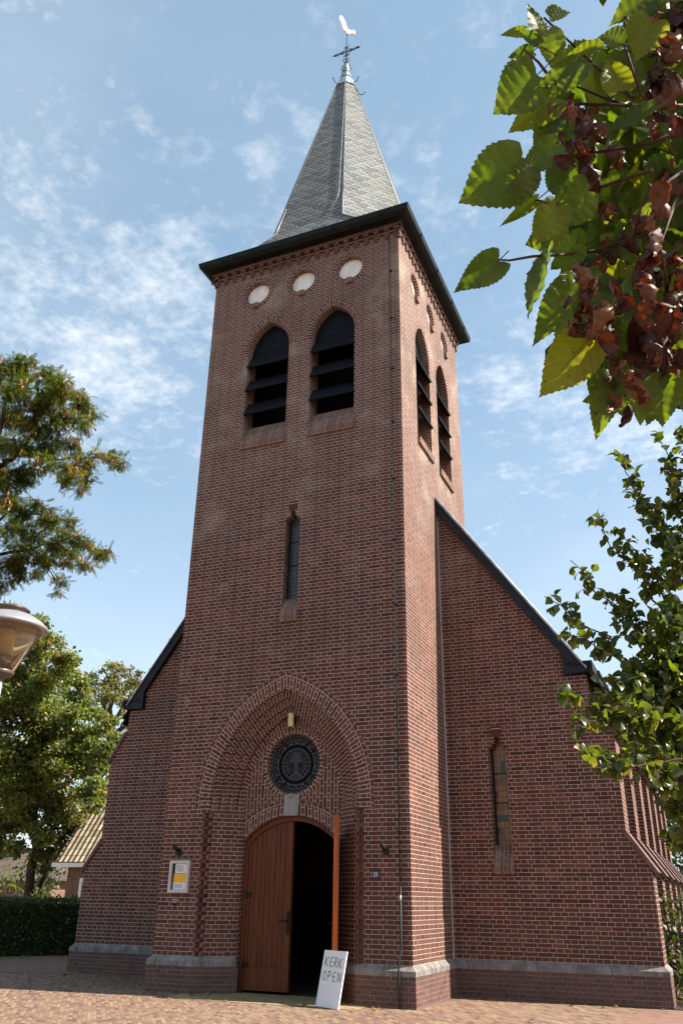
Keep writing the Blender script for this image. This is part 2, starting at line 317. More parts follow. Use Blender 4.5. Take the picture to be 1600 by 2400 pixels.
def leaf_mat(name, stops, trans, tw=.4, rough=.45, pos_tint=None, pos_scale=.6, veins=False, holes=False, spec=.35):
    m, t, p = new_mat(name); t.n.remove(p) if False else None
    geo = t.node('ShaderNodeNewGeometry'); r = geo.outputs['Random Per Island']; pos = geo.outputs['Position']
    c = t.ramp(r, stops)
    if pos_tint: c = t.mix(t.maprange(t.noise(pos, pos_scale, 3), .5, .68, 0, .75), c, pos_tint)
    tc = t.mix(1.0, c, trans, 'MULTIPLY'); tc = t.mix(.0, tc, tc)
    if veins:
        uv = uvn(t); sep = t.node('ShaderNodeSeparateXYZ'); t.l.new(uv, sep.inputs[0])
        ax = t.math('ABSOLUTE', sep.outputs[0])
        side = t.math('FRACT', t.math('MULTIPLY', t.math('SUBTRACT', sep.outputs[1], t.math('MULTIPLY', ax, .75)), 8))
        line = t.maprange(t.math('ABSOLUTE', t.math('SUBTRACT', side, .5)), .43, .5)
        midr = t.maprange(ax, .022, .004)
        v = t.math('MAXIMUM', line, midr)
        blot = t.maprange(t.noise(pos, 26, 4, .7), .42, .7)
        c = t.mix(t.math('MULTIPLY', blot, .35), c, (.13, .15, .015, 1)); tc = t.mix(t.math('MULTIPLY', blot, .35), tc, (.55, .55, .05, 1))
        c = t.mix(t.math('MULTIPLY', v, .5), c, (.16, .20, .05, 1)); tc = t.mix(t.math('MULTIPLY', v, .65), tc, (.07, .10, .01, 1))
        spots = t.maprange(t.noise(pos, 150, 2), .70, .76)
        c = t.mix(spots, c, (.05, .02, .01, 1)); tc = t.mix(spots, tc, (.04, .015, .005, 1))
    t.l.new(c, p.inputs['Base Color']); p.inputs['Roughness'].default_value = rough; p.inputs['Specular IOR Level'].default_value = spec
    tr = t.node('ShaderNodeBsdfTranslucent'); t.l.new(tc, tr.inputs[0])
    mx = t.node('ShaderNodeMixShader'); mx.inputs[0].default_value = tw
    t.l.new(p.outputs[0], mx.inputs[1]); t.l.new(tr.outputs[0], mx.inputs[2])
    res = mx.outputs[0]
    if veins:
        b = t.node('ShaderNodeBump'); b.inputs['Strength'].default_value = .35; b.inputs['Distance'].default_value = .004
        t.l.new(v, b.inputs['Height']); t.l.new(b.outputs[0], p.inputs['Normal'])
    if holes:
        vo = t.node('ShaderNodeTexVoronoi'); vo.inputs['Scale'].default_value = 3.4; vo.voronoi_dimensions = '4D'
        t.l.new(uvn(t), vo.inputs['Vector']); t.l.new(t.math('MULTIPLY', r, 60), vo.inputs['W'])
        vd = t.math('ADD', vo.outputs['Distance'], t.math('MULTIPLY', t.math('SUBTRACT', t.noise(pos, 60, 3), .5), .12))
        gate = t.math('GREATER_THAN', r, .35)
        hole = t.math('MULTIPLY', t.math('LESS_THAN', vd, .085), gate)
        tp = t.node('ShaderNodeBsdfTransparent'); m2 = t.node('ShaderNodeMixShader')
        t.l.new(hole, m2.inputs[0]); t.l.new(res, m2.inputs[1]); t.l.new(tp.outputs[0], m2.inputs[2]); res = m2.outputs[0]
    out = [n for n in t.n if n.type == 'OUTPUT_MATERIAL'][0]; t.l.new(res, out.inputs[0])
    return m
TG = (3.2, 3.0, .7, 1)
MAT['big_leaf'] = leaf_mat('lime leaf', [(0, (.026, .048, .009)), (.4, (.038, .064, .011)), (.7, (.055, .084, .013)), (.88, (.09, .108, .015)), (1, (.14, .135, .016))], (4.0, 3.8, .5, 1), .46, veins=True, holes=True)
MAT['dead_leaf'] = leaf_mat('withered leaf', [(0, (.040, .011, .005)), (.5, (.085, .025, .010)), (1, (.19, .078, .034))], (1.9, .8, .3, 1), .2, rough=.5, spec=.4)
MAT['lime_leaf'] = leaf_mat('small lime leaf', [(0, (.026, .042, .009)), (.5, (.046, .068, .012)), (.85, (.075, .098, .016)), (1, (.14, .13, .018))], TG, .36, rough=.38, spec=.5)
MAT['locust_leaf'] = leaf_mat('locust leaf', [(0, (.026, .042, .007)), (.5, (.046, .064, .009)), (1, (.078, .088, .012))], TG, .35, spec=.12, pos_tint=(.125, .10, .014, 1), pos_scale=.5)
MAT['pod'] = leaf_mat('seed pod', [(0, (.16, .07, .025)), (.5, (.26, .12, .045)), (1, (.30, .19, .06))], (1.6, .9, .5, 1), .3)
MAT['maple_leaf'] = leaf_mat('maple leaf', [(0, (.048, .080, .022)), (.5, (.084, .118, .032)), (.85, (.135, .158, .050)), (.95, (.22, .15, .055)), (1, (.32, .24, .12))], TG, .35, pos_tint=(.125, .112, .032, 1), pos_scale=.4)
MAT['oak_leaf'] = leaf_mat('far crown leaf', [(0, (.055, .068, .022)), (.6, (.095, .10, .035)), (1, (.17, .14, .05))], TG, .35)
MAT['hedge_leaf'] = leaf_mat('hedge leaf', [(0, (.018, .034, .010)), (.6, (.030, .052, .014)), (1, (.055, .075, .018))], TG, .3)
MAT['shrub_leaf'] = leaf_mat('shrub leaf', [(0, (.05, .075, .015)), (.6, (.085, .11, .02)), (1, (.15, .14, .03))], TG, .35)
MAT['yew_leaf'] = leaf_mat('dark shrub leaf', [(0, (.016, .030, .010)), (.6, (.030, .045, .014)), (1, (.065, .075, .022))], TG, .25)

# ------------------------------------------------------------------ mesh helpers
def tag(o, label=None, cat=None, group=None, kind=None):
    for k, v in (('label', label), ('category', cat), ('group', group), ('kind', kind)):
        if v: o[k] = v
    return o
def thing(name, label, cat, loc=(0, 0, 0), group=None):
    o = bpy.data.objects.new(name, None); COL.objects.link(o); o.location = loc; o.empty_display_size = .2
    return tag(o, label, cat, group)
class MB:
    def __init__(s): s.v = []; s.f = []; s.uv = []; s.m = []; s.mats = []; s.sm = []
    def mi(s, mat):
        if mat not in s.mats: s.mats.append(mat)
        return s.mats.index(mat)
    def poly(s, pts, mat, uv=None, smooth=False):
        pts = [Vector(p) for p in pts]; i0 = len(s.v); s.v += pts
        s.f.append(list(range(i0, i0+len(pts)))); s.m.append(s.mi(mat)); s.sm.append(smooth)
        if uv is None:
            n = Vector((0, 0, 0))
            for i in range(len(pts)):
                a, b = pts[i], pts[(i+1) % len(pts)]
                n += a.cross(b)
            ax, ay, az = abs(n.x), abs(n.y), abs(n.z)
            if az > ax and az > ay: uv = [(p.x, p.y) for p in pts]
            elif ax > ay: uv = [(p.y, p.z) for p in pts]
            else: uv = [(p.x, p.z) for p in pts]
        s.uv.append([tuple(q) for q in uv])
    def box(s, a, b, mat, fr=None, swap=False):
        x0, y0, z0 = a; x1, y1, z1 = b
        F = fr or (lambda p: Vector(p))
        c = [(x0, y0, z0), (x1, y0, z0), (x1, y1, z0), (x0, y1, z0), (x0, y0, z1), (x1, y0, z1), (x1, y1, z1), (x0, y1, z1)]
        for q in ((0, 1, 5, 4), (1, 2, 6, 5), (2, 3, 7, 6), (3, 0, 4, 7), (4, 5, 6, 7), (3, 2, 1, 0)):
            pts = [c[i] for i in q]
            uv = None
            if fr or swap:
                d = [max(p[k] for p in pts)-min(p[k] for p in pts) for k in range(3)]
                k = d.index(min(d)); ij = [(1, 2), (0, 2), (0, 1)][k]
                uv = [(p[ij[1]], p[ij[0]]) if swap else (p[ij[0]], p[ij[1]]) for p in pts]
            s.poly([F(p) for p in pts], mat, uv)
    def tube(s, path, rad, mat, n=8, cap=True):
        path = [Vector(p) for p in path]
        if not hasattr(rad, '__len__'): rad = [rad]*len(path)
        rings = []; prev = None
        for i, p in enumerate(path):
            d = (path[min(i+1, len(path)-1)]-path[max(i-1, 0)])
            if d.length < 1e-9: d = Vector((0, 0, 1))
            d.normalize()
            if prev is None: a = d.orthogonal().normalized()
            else:
                a = prev-d*prev.dot(d); a = a.normalized() if a.length > 1e-6 else d.orthogonal().normalized()
            prev = a; b = d.cross(a)
            i0 = len(s.v); s.v += [p+(a*math.cos(2*math.pi*k/n)+b*math.sin(2*math.pi*k/n))*rad[i] for k in range(n)]
            rings.append(i0)
        mi = s.mi(mat)
        for i in range(len(rings)-1):
            for k in range(n):
                k2 = (k+1) % n
                s.f.append([rings[i]+k, rings[i]+k2, rings[i+1]+k2, rings[i+1]+k]); s.m.append(mi); s.sm.append(True)
                s.uv.append([(k/n, i), ((k+1)/n, i), ((k+1)/n, i+1), (k/n, i+1)])
        if cap:
            for r0, rev in ((rings[0], True), (rings[-1], False)):
                q = list(range(r0, r0+n)); s.f.append(q[::-1] if rev else q); s.m.append(mi); s.sm.append(False); s.uv.append([(0, 0)]*n)
    def lathe(s, prof, mat, n=32, F=None):
        F = F or (lambda p: Vector(p)); mi = s.mi(mat); rings = []
        for r, z in prof:
            rings.append(len(s.v)); s.v += [F((r*math.cos(2*math.pi*k/n), r*math.sin(2*math.pi*k/n), z)) for k in range(n)]
        for i in range(len(rings)-1):
            for k in range(n):
                k2 = (k+1) % n
                s.f.append([rings[i]+k, rings[i]+k2, rings[i+1]+k2, rings[i+1]+k]); s.m.append(mi); s.sm.append(True)
                s.uv.append([(k/n, i), ((k+1)/n, i), ((k+1)/n, i+1), (k/n, i+1)])
    def build(s, name, parent=None, loc=None):
        me = bpy.data.meshes.new(name)
        me.from_pydata([tuple(v) for v in s.v], [], s.f)
        for m in s.mats: me.materials.append(m)
        me.polygons.foreach_set('material_index', s.m); me.polygons.foreach_set('use_smooth', s.sm)
        ul = me.uv_layers.new(name='UVMap'); flat = []
        for u in s.uv:
            for q in u: flat += [q[0], q[1]]
        ul.data.foreach_set('uv', flat); me.update()
        o = bpy.data.objects.new(name, me); COL.objects.link(o)
        if parent is not None:
            o.parent = parent
            # keep world coordinates for meshes written in world space
            o.matrix_parent_inverse = Matrix.Translation(-world_loc(parent))
        return o
def world_loc(o):
    p = Vector(o.location)
    return p if o.parent is None else p  # parents sit un-rotated; only top-level empties are moved

def scatter(name, tv, tf, tuv, X, mat, parent=None, tsm=False):
    """one mesh of many small leaves: tv (V,3) template, X (N,3,4) transforms"""
    tv = np.array(tv, float); tf = np.array(tf, int); N = len(X); V = len(tv); F = len(tf); k = tf.shape[1]
    pts = np.einsum('nij,vj->nvi', X[:, :, :3], tv) + X[:, None, :, 3]
    faces = (tf[None] + (np.arange(N)*V)[:, None, None]).reshape(-1)
    me = bpy.data.meshes.new(name); me.vertices.add(N*V); me.vertices.foreach_set('co', pts.reshape(-1))
    me.loops.add(len(faces)); me.loops.foreach_set('vertex_index', faces)
    me.polygons.add(N*F); me.polygons.foreach_set('loop_start', np.arange(0, N*F*k, k)); me.polygons.foreach_set('loop_total', np.full(N*F, k))
    if tsm: me.polygons.foreach_set('use_smooth', np.ones(N*F, bool))
    me.materials.append(mat); ul = me.uv_layers.new(name='UVMap')
    uv = np.array(tuv, float)[tf.reshape(-1)]; ul.data.foreach_set('uv', np.tile(uv, (N, 1)).reshape(-1))
    me.update(calc_edges=True); me.validate()
    o = bpy.data.objects.new(name, me); COL.objects.link(o)
    if parent is not None: o.parent = parent; o.matrix_parent_inverse = Matrix.Translation(-world_loc(parent))
    return o
def frames(y, nrm, size, pos):
    """transforms with local +y along y, local z near nrm"""
    y = np.array(y, float); y /= np.linalg.norm(y, axis=1, keepdims=True)
    x = np.cross(y, nrm); x /= np.linalg.norm(x, axis=1, keepdims=True)+1e-9
    z = np.cross(x, y); R = np.stack([x, y, z], axis=2)*np.array(size)[:, None, None]
    return np.concatenate([R, np.array(pos)[:, :, None]], axis=2)
def rnd(n): return RNG.normal(size=(n, 3))
def in_clump(c, r, n, shell=.45):
    d = rnd(n); d /= np.linalg.norm(d, axis=1, keepdims=True)
    rad = RNG.random(n)**shell
    return np.array(c)+d*rad[:, None]*np.array(r), d

# ------------------------------------------------------------------ ground
def zg(x): return -0.0065*max(-8, min(8, x-1.0))
def sheet(name, pts, mat, dz, kind='structure', nx=1):
    b = MB(); b.poly([(x, y, zg(x)+dz) for x, y in pts], mat, [(x, y) for x, y in pts]); return tag(b.build(name), kind=kind)
g = MB(); xs = [-400, -60, -20, -7, 9, 20, 60, 400]; ys = [-400, -60, -8, 20, 60, 400]
for i in range(len(xs)-1):
    for j in range(len(ys)-1):
        q = [(xs[i], ys[j]), (xs[i+1], ys[j]), (xs[i+1], ys[j+1]), (xs[i], ys[j+1])]
        g.poly([(x, y, zg(x)) for x, y in q], MAT['clinker'], q)
tag(g.build('ground'), kind='structure')
sheet('red_path', [(6.02, -9), (7.0, -9), (9, -9), (9, 1.35), (6.55, 1.5), (6.0, 1.55)], MAT['red_pave'], .004)
sheet('side_path', [(-7, -1.2), (-2.75, 1.2), (-2.75, 5.2), (-9, 5.2), (-9, -1)], MAT['red_pave'], .004)
sheet('planting_bed', [(6.35, 1.7), (20, 1.2), (20, 30), (5.9, 30)], MAT['soil'], .006)
tp = [(0.62, -.62), (3.14, -.46), (3.10, -.02), (2.5, .5), (1.1, .5), (0.56, .02)]
sheet('threshold_paving', tp, MAT['yellow_pave'], .004)

# ------------------------------------------------------------------ the church
TW = 3.6467; CX = TW/2; D1 = 1.751; CY = TW/2
FRONT = lambda u, v, d: Vector((u, d, v))
SIDE = lambda u, v, d: Vector((TW-d, u, v))
def arc_pointed(half, c, zs, cx, n=14):
    R = half+c; top = math.acos(c/R); L = []
    for i in range(n+1):
        a = top*i/n; L.append((cx+c-R*math.cos(a), zs+R*math.sin(a)))
    return L+[(2*cx-x, z) for x, z in L[-2::-1]]
def circ(cx, cz, r, n=32, a0=math.pi/2): return [(cx+r*math.cos(a0+2*math.pi*i/n), cz+r*math.sin(a0+2*math.pi*i/n)) for i in range(n)]
def cum(pts):
    L = [0]
    for i in range(1, len(pts)): L.append(L[-1]+math.dist(pts[i-1], pts[i]))
    return L
def panel(b, F, loops, d, mat, u0=0):
    vs = [[Vector((x, z, 0)) for x, z in L] for L in loops]
    flat = [p for L in vs for p in L]
    for tri in tessellate_polygon(vs):
        p = [flat[i] for i in tri]
        if (p[1]-p[0]).cross(p[2]-p[0]).z < 0: p = p[::-1]
        if F is SIDE or F is FRONT: pass
        b.poly([F(q.x, q.y, d) for q in p], mat, [(q.x+u0, q.y) for q in p])
def strip(b, F, outer, inner, d, mat, closed=False, along=False, u_off=0):
    n = len(outer); o = outer+[outer[0]] if closed else outer; i_ = inner+[inner[0]] if closed else inner
    L = cum(o); L2 = [(a+c)/2 for a, c in zip(L, cum(i_))]
    for k in range(len(o)-1):
        w = math.dist(o[k], i_[k])
        uv = [(0, L2[k]), (w, L2[k]), (w, L2[k+1]), (0, L2[k+1])]
        if along: uv = [(q[1], q[0]) for q in uv]
        uv = [(a+u_off, c) for a, c in uv]
        b.poly([F(*i_[k], d), F(*o[k], d), F(*o[k+1], d), F(*i_[k+1], d)] if True else 0, mat, [uv[1], uv[0], uv[3], uv[2]])
def reveal(b, F, pts, d0, d1, mat, closed=False):
    p = pts+[pts[0]] if closed else pts; L = cum(p)
    for k in range(len(p)-1):
        b.poly([F(*p[k], d0), F(*p[k], d1), F(*p[k+1], d1), F(*p[k+1], d0)], mat, [(d0, L[k]), (d1, L[k]), (d1, L[k+1]), (d0, L[k+1])])

church = thing('church', 'red brown brick village church with a square tower, grey slate spire and open wooden door', 'church', (CX, CY, 0))
B, BA, BP, BS = MAT['brick'], MAT['brick_arch'], MAT['brick_plinth'], MAT['brick_sill']
OCZ, OCR, OCI = 11.23, .33, .235
BEL = dict(c=.25, zs=9.90, half=.40, ring=.135, bot=8.08)
OCX = [CX-.917, CX, CX+.917]; BEX = [CX-.615, CX+.615]
def slit_outline(cx, z0, zsh, half=.13, k=1.0):
    return [(cx-half, z0), (cx-half, zsh), (cx-half*.66, zsh), (cx-half*.66, zsh+.05), (cx-half*.33, zsh+.05), (cx-half*.33, zsh+.145),
            (cx+half*.33, zsh+.145), (cx+half*.33, zsh+.05), (cx+half*.66, zsh+.05), (cx+half*.66, zsh), (cx+half, zsh), (cx+half, z0)]
def belfry_outlines(cx):
    inn = arc_pointed(BEL['half'], BEL['c'], BEL['zs'], cx, 12); out = arc_pointed(BEL['half']+BEL['ring'], BEL['c'], BEL['zs'], cx, 12)
    hole = [(cx-BEL['half'], BEL['bot']), (cx-BEL['half'], BEL['zs'])]+out+[(cx+BEL['half'], BEL['zs']), (cx+BEL['half'], BEL['bot'])]
    op = [(cx-BEL['half'], BEL['bot'])]+inn+[(cx+BEL['half'], BEL['bot'])]
    return hole, inn, out, op
ZTOP = 11.74
PC, PZ = .503, 2.32                     # portal: centre offset and springing height
P_OUT, P_IN, P_TY = 1.344, 1.110, .734
tw = MB()
pout = arc_pointed(P_OUT, PC, PZ, CX, 22); pin = arc_pointed(P_IN, PC, PZ, CX, 22)
TEETH = 1.2                             # half width where the toothed corner of the splay starts
front_outer = [(0, -.15), (0, ZTOP), (TW, ZTOP), (TW, -.15), (CX+TEETH, -.15), (CX+TEETH, 2.2), (CX+P_OUT, 2.2)] + pout[::-1] + [(CX-P_OUT, 2.2), (CX-TEETH, 2.2), (CX-TEETH, -.15)]
holes = [circ(x, OCZ, OCR) for x in OCX]; fh = list(holes); sh = list(holes)
for x in BEX: fh.append(belfry_outlines(x)[0]); sh.append(belfry_outlines(x)[0])
fh.append(slit_outline(CX, 5.0, 6.525))
panel(tw, FRONT, [front_outer]+fh, 0, B); 
# the soldier bricks over the slit
for k in (-1, 0, 1):
    x = CX+k*.052; tw.poly([(x-.0225, -.004, 6.672), (x+.0225, -.004, 6.672), (x+.027, -.004, 6.825), (x-.027, -.004, 6.825)], BA, [(0.05, .006), (.05, .045), (.17, .045), (.17, .006)])
panel(tw, SIDE, [[(0, -.15), (TW, -.15), (TW, ZTOP), (0, ZTOP)]]+sh, 0, B, .07)
tw.poly([(0, TW, -.15), (0, 0, -.15), (0, 0, ZTOP), (0, TW, ZTOP)], B)
tw.poly([(TW, TW, 4), (0, TW, 4), (0, TW, ZTOP), (TW, TW, ZTOP)], B)
for F in (FRONT, SIDE):
    for x in OCX:
        strip(tw, F, circ(x, OCZ, OCR), circ(x, OCZ, OCI), 0, BA, closed=True); reveal(tw, F, circ(x, OCZ, OCI), 0, .085, BA, closed=True)
    for x in BEX:
        hole, inn, out, op = belfry_outlines(x)
        strip(tw, F, out, inn, 0, BA); reveal(tw, F, op, 0, .30, B)
reveal(tw, FRONT, slit_outline(CX, 5.0, 6.525), 0, .16, B)
tw.build('tower_wall', church)
for s in (-1, 1):
    seam = MB(); x = CX+s*(TW/2+.006); seam.box((x-.006, D1-.014, .42), (x+.006, D1+.001, 7.0), MAT['mortar']); seam.build('mortar_seam', church)

# portal: ring, stepped orders, splay, tympanum
po = MB()
pmid = arc_pointed(P_OUT-.052, PC, PZ, CX, 22)
ext = lambda pts, h: [(CX-h, 2.2)]+pts+[(CX+h, 2.2)]
strip(po, FRONT, ext(pout, P_OUT), ext(pmid, P_OUT-.052), 0, BA, along=True)
strip(po, FRONT, ext(pmid, P_OUT-.052), ext(pin, P_IN), 0, BA)
NO = 4; DEP = .33; stp = (P_IN-P_TY)/NO; dst = DEP/NO
prev = P_IN
for k in range(1, NO+1):
    h1 = P_IN-stp*k; a = ext(arc_pointed(prev, PC, PZ, CX, 22), prev); c = ext(arc_pointed(h1, PC, PZ, CX, 22), h1)
    reveal(po, FRONT, a, dst*(k-1), dst*k, BA)
    strip(po, FRONT, a, c, dst*k, BA, u_off=.03)
    for s in (-1, 1):           # the pointed broach where each order dies into the splay
        dz = .42; sh_ = (prev+PC)-math.sqrt((prev+PC)**2-(dz-.12)**2)
        A = Vector((CX+s*prev, dst*(k-1)-.002, 2.195)); Bq = Vector((CX+s*h1, dst*k-.002, 2.195)); Cq = Vector((CX+s*(prev-sh_), dst*k-.001, 2.2+dz))
        po.poly([A, Bq, Cq] if s < 0 else [Bq, A, Cq], B, [(0, 2.2), (.126, 2.2), (.06, 2.62)])
    prev = h1
for s in (-1, 1):
    xa, xb = CX+s*P_IN, CX+s*P_TY
    q = [(xa, 0, -.15), (xb, DEP, -.15), (xb, DEP, 2.2), (xa, 0, 2.2)]; L = math.hypot(xb-xa, DEP)
    # splay starts behind the toothed corner
    f = .16; xa2, ya2 = xa+(xb-xa)*f, DEP*f
    q[0] = (xa2, ya2, -.15); q[3] = (xa2, ya2, 2.2)
    po.poly(q if s < 0 else q[::-1], B, [(L*f, -.15), (L, -.15), (L, 2.2), (L*f, 2.2)] if s < 0 else [(L*f, 2.2), (L, 2.2), (L, -.15), (L*f, -.15)])
    xt = CX+s*TEETH
    q = [(xt, ya2, -.15), (xa2, ya2, -.15), (xa2, ya2, 2.2), (xt, ya2, 2.2)]
    po.poly(q if s < 0 else q[::-1], B); po.poly([(xt, 0, -.15), (xt, ya2, -.15), (xt, ya2, 2.2), (xt, 0, 2.2)], B)
    po.poly([(xt, 0, 2.2), (xt, ya2, 2.2), (xa2, ya2, 2.2), (xa, 0, 2.2)], B)
    for i in range(34):         # bonded teeth, every other course stands proud
        z0 = .428+i*.0535
        if z0 > 2.15: break
        w = .088 if i % 2 else .045
        po.box((min(xt, xt-s*w), .0015, z0), (max(xt, xt-s*w), ya2+.002, z0+.046), B)
        if i % 2 == 0: po.box((min(xt-s*.062, xt-s*.135), ya2-.03, z0), (max(xt-s*.062, xt-s*.135), ya2+.03, z0+.046), B)
po.build('portal_arch', church)
ROZ, ROR, ROI = 2.864, .482, .405
ty = MB()
AH, AZ, AR = .733, 1.206, .969; ARO = 1.172
def seg_arc(r, h, n=24):
    a = math.asin(h/r); return [(CX+r*math.sin(-a+2*a*i/n), AZ+r*math.cos(-a+2*a*i/n)) for i in range(n+1)]
bi, bo = seg_arc(AR, AH), seg_arc(ARO, AH); bm_ = seg_arc(ARO-.048, AH)
typ = arc_pointed(P_TY, PC, PZ, CX, 22)
panel(ty, lambda u, v, d: FRONT(u, v, d), [[*typ, *bo[::-1]], circ(CX, ROZ, ROR)], DEP, B)
ty2 = MB()
ty.uv = [[(q[1]+.3, q[0]) for q in u] for u in ty.uv]      # vertical bond in the tympanum
strip(ty, FRONT, bo, bm_, DEP, BA, along=True); strip(ty, FRONT, bm_, bi, DEP, BA)
strip(ty, FRONT, circ(CX, ROZ, ROR, 48), circ(CX, ROZ, ROI, 48), DEP, BA, closed=True); reveal(ty, FRONT, circ(CX, ROZ, ROI, 48), DEP, DEP+.12, BA, closed=True)
reveal(ty, FRONT, [(CX-AH, -.1)]+bi+[(CX+AH, -.1)], DEP, DEP+.10, B)
ty.build('tympanum', church)
kb = MB()
kq = [(CX-.10, 2.165), (CX+.105, 2.165), (CX+.12, 2.44), (CX-.115, 2.44)]
kb.poly([FRONT(*p, DEP-.022) for p in kq], MAT['keystone'])
for i in range(4):
    p, q = kq[i], kq[(i+1) % 4]; kb.poly([FRONT(*p, DEP-.022), FRONT(*p, DEP+.06), FRONT(*q, DEP+.06), FRONT(*q, DEP-.022)][::-1], MAT['keystone'])
kb.lathe([(0.001, .0), (.03, .004), (.045, .02), (.045, .05)], MAT['keystone'], 16, lambda p: Vector((CX+p[0], DEP-.05+p[2], 2.425+p[1]*.7)))
kb.build('keystone', church)

# rose window with its leading
rg = MB(); GY = DEP+.10
rg.poly([FRONT(*p, GY) for p in circ(CX, ROZ, ROI+.01, 48)], MAT['dark_glass'])
rose = rg.build('rose_window', church)
tr = MB()
def line2(b, pts, w, y, mat, h=.006, F=FRONT):
    for i in range(len(pts)-1):
        p, q = Vector(pts[i]), Vector(pts[i+1]); t = q-p
        if t.length < 1e-6: continue
        n = Vector((-t.y, t.x)).normalized()*w/2
        c = [p-n, q-n, q+n, p+n]
        b.poly([F(k.x, k.y, y-h) for k in c], mat)
        for j in range(4):
            a, d = c[j], c[(j+1) % 4]; b.poly([F(a.x, a.y, y), F(d.x, d.y, y), F(d.x, d.y, y-h), F(a.x, a.y, y-h)], mat)
Lm = MAT['leading']
def rc(r, a): return (CX+r*math.sin(a), ROZ+r*math.cos(a))
for r, w in ((.39, .004), (.285, .006), (.215, .005)):
    line2(tr, [rc(r, 2*math.pi*i/48) for i in range(49)], w, GY, Lm)
line2(tr, [rc(.25, 2*math.pi*i/48) for i in range(49)], .03, GY, MAT['black'], .012)
NZ = 18
for i in range(NZ):
    a0, a1, a2 = 2*math.pi*i/NZ, 2*math.pi*(i+.5)/NZ, 2*math.pi*(i+1)/NZ
    line2(tr, [rc(.29, a0), rc(.365, a1), rc(.29, a2)], .0045, GY, Lm)
    line2(tr, [rc(.365, a1), rc(.335, a1+.07), rc(.345, a2), rc(.335, a2+.1), rc(.365, a2+.17)], .0035, GY, Lm)
    line2(tr, [rc(.385, a1), rc(.37, a2), rc(.385, a2+.17)], .0035, GY, Lm)
for i in range(4):
    a = math.pi/4+i*math.pi/2
    for s in (-.26, .26): line2(tr, [rc(.255, a+s), rc(.42, a+s*.55)], .012, GY, MAT['black'], .014)
crs = [(-.028, -.13), (-.022, -.02), (-.022, .02), (-.075, .012), (-.085, .075), (-.022, .062), (-.05, .135), (.05, .135), (.022, .062), (.085, .075), (.075, .012), (.022, .02), (.022, -.02), (.028, -.13)]
cc = [(CX+x, ROZ+.02+z) for x, z in crs]
line2(tr, cc+[cc[0]], .005, GY, Lm)
for x in (-.009, .009): line2(tr, [(CX+x, ROZ-.11), (CX+x, ROZ+.15)], .003, GY, Lm)
for z in (.05, .065): line2(tr, [(CX-.07, ROZ+z), (CX+.07, ROZ+z)], .003, GY, Lm)
for i in range(20):
    a = 2*math.pi*(i+.5)/20
    if math.cos(a) < -.86: continue
    line2(tr, [rc(.095, a), rc(.213, a)], .0035, GY, Lm)
    if math.cos(a) < .3: line2(tr, [rc(.15, a), rc(.155, a+.31)], .003, GY, Lm)
for k, (w, z) in enumerate(((.045, -.12), (.075, -.135), (.10, -.155))):
    line2(tr, [(CX-w, ROZ+z-.02), (CX-w*.8, ROZ+z), (CX, ROZ+z+.008), (CX+w*.8, ROZ+z), (CX+w, ROZ+z-.02)], .004, GY, Lm)
line2(tr, [(CX-.09+.018*i, ROZ-.165-(.03 if i % 2 else 0)) for i in range(11)], .0035, GY, Lm)
tr.build('tracery', rose)

# oculi and louvred belfry windows on both visible faces
def oculus(F, x):
    b = MB(); b.poly([F(*p, .08) for p in circ(x, OCZ, OCI+.01)], MAT['white_disc']); o = b.build('oculus', church)
    s = MB()
    for k in (-1, 1): s.box((x-.052 if k < 0 else x+.003, -.055, OCZ-.355), (x-.003 if k < 0 else x+.052, .10, OCZ-.245), BS, lambda p: F(p[0], p[2], p[1]))
    s.build('sill_block', o)
def belfry(F, x):
    b = MB(); inn = arc_pointed(BEL['half']+.004, BEL['c'], BEL['zs'], x, 12); h = BEL['half']+.004
    zb = 9.83; pts = [(x-h, zb)]+inn+[(x+h, zb)]
    b.poly([F(*p, .14) for p in pts], MAT['black_board'])
    for z in (9.96, 10.12): b.box((x-h+.05, .136, z), (x+h-.05, .139, z+.005), MAT['black'], lambda p: F(p[0], p[2], p[1]))
    # black panels, standing in for the darkness behind the boards
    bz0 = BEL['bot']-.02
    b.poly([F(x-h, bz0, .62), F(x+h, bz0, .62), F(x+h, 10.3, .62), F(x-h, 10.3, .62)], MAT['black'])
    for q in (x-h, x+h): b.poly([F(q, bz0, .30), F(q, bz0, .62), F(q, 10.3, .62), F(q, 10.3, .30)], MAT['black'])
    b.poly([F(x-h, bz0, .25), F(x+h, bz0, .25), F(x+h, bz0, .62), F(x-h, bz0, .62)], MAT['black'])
    o = b.build('louvre_window', church)
    for z in (9.58, 9.10, 8.62):
        s = MB(); hw = BEL['half']-.003
        sec = [(-.035, z), (-.04, z+.035), (-.02, z+.055), (.11, z+.29), (.14, z+.29), (.14, z+.26), (.0, z+.005)]
        for i in range(len(sec)):
            p, q = sec[i], sec[(i+1) % len(sec)]
            s.poly([F(x-hw, p[1], p[0]), F(x+hw, p[1], p[0]), F(x+hw, q[1], q[0]), F(x-hw, q[1], q[0])], MAT['black_board'])
        for e in (-hw, hw): s.poly([F(x+e, q[1], q[0]) for q in sec], MAT['black_board'])
        s.build('slat', o)
    sloped_sill(F, x, .41, 7.945, 8.05, 8.44, .15, o)
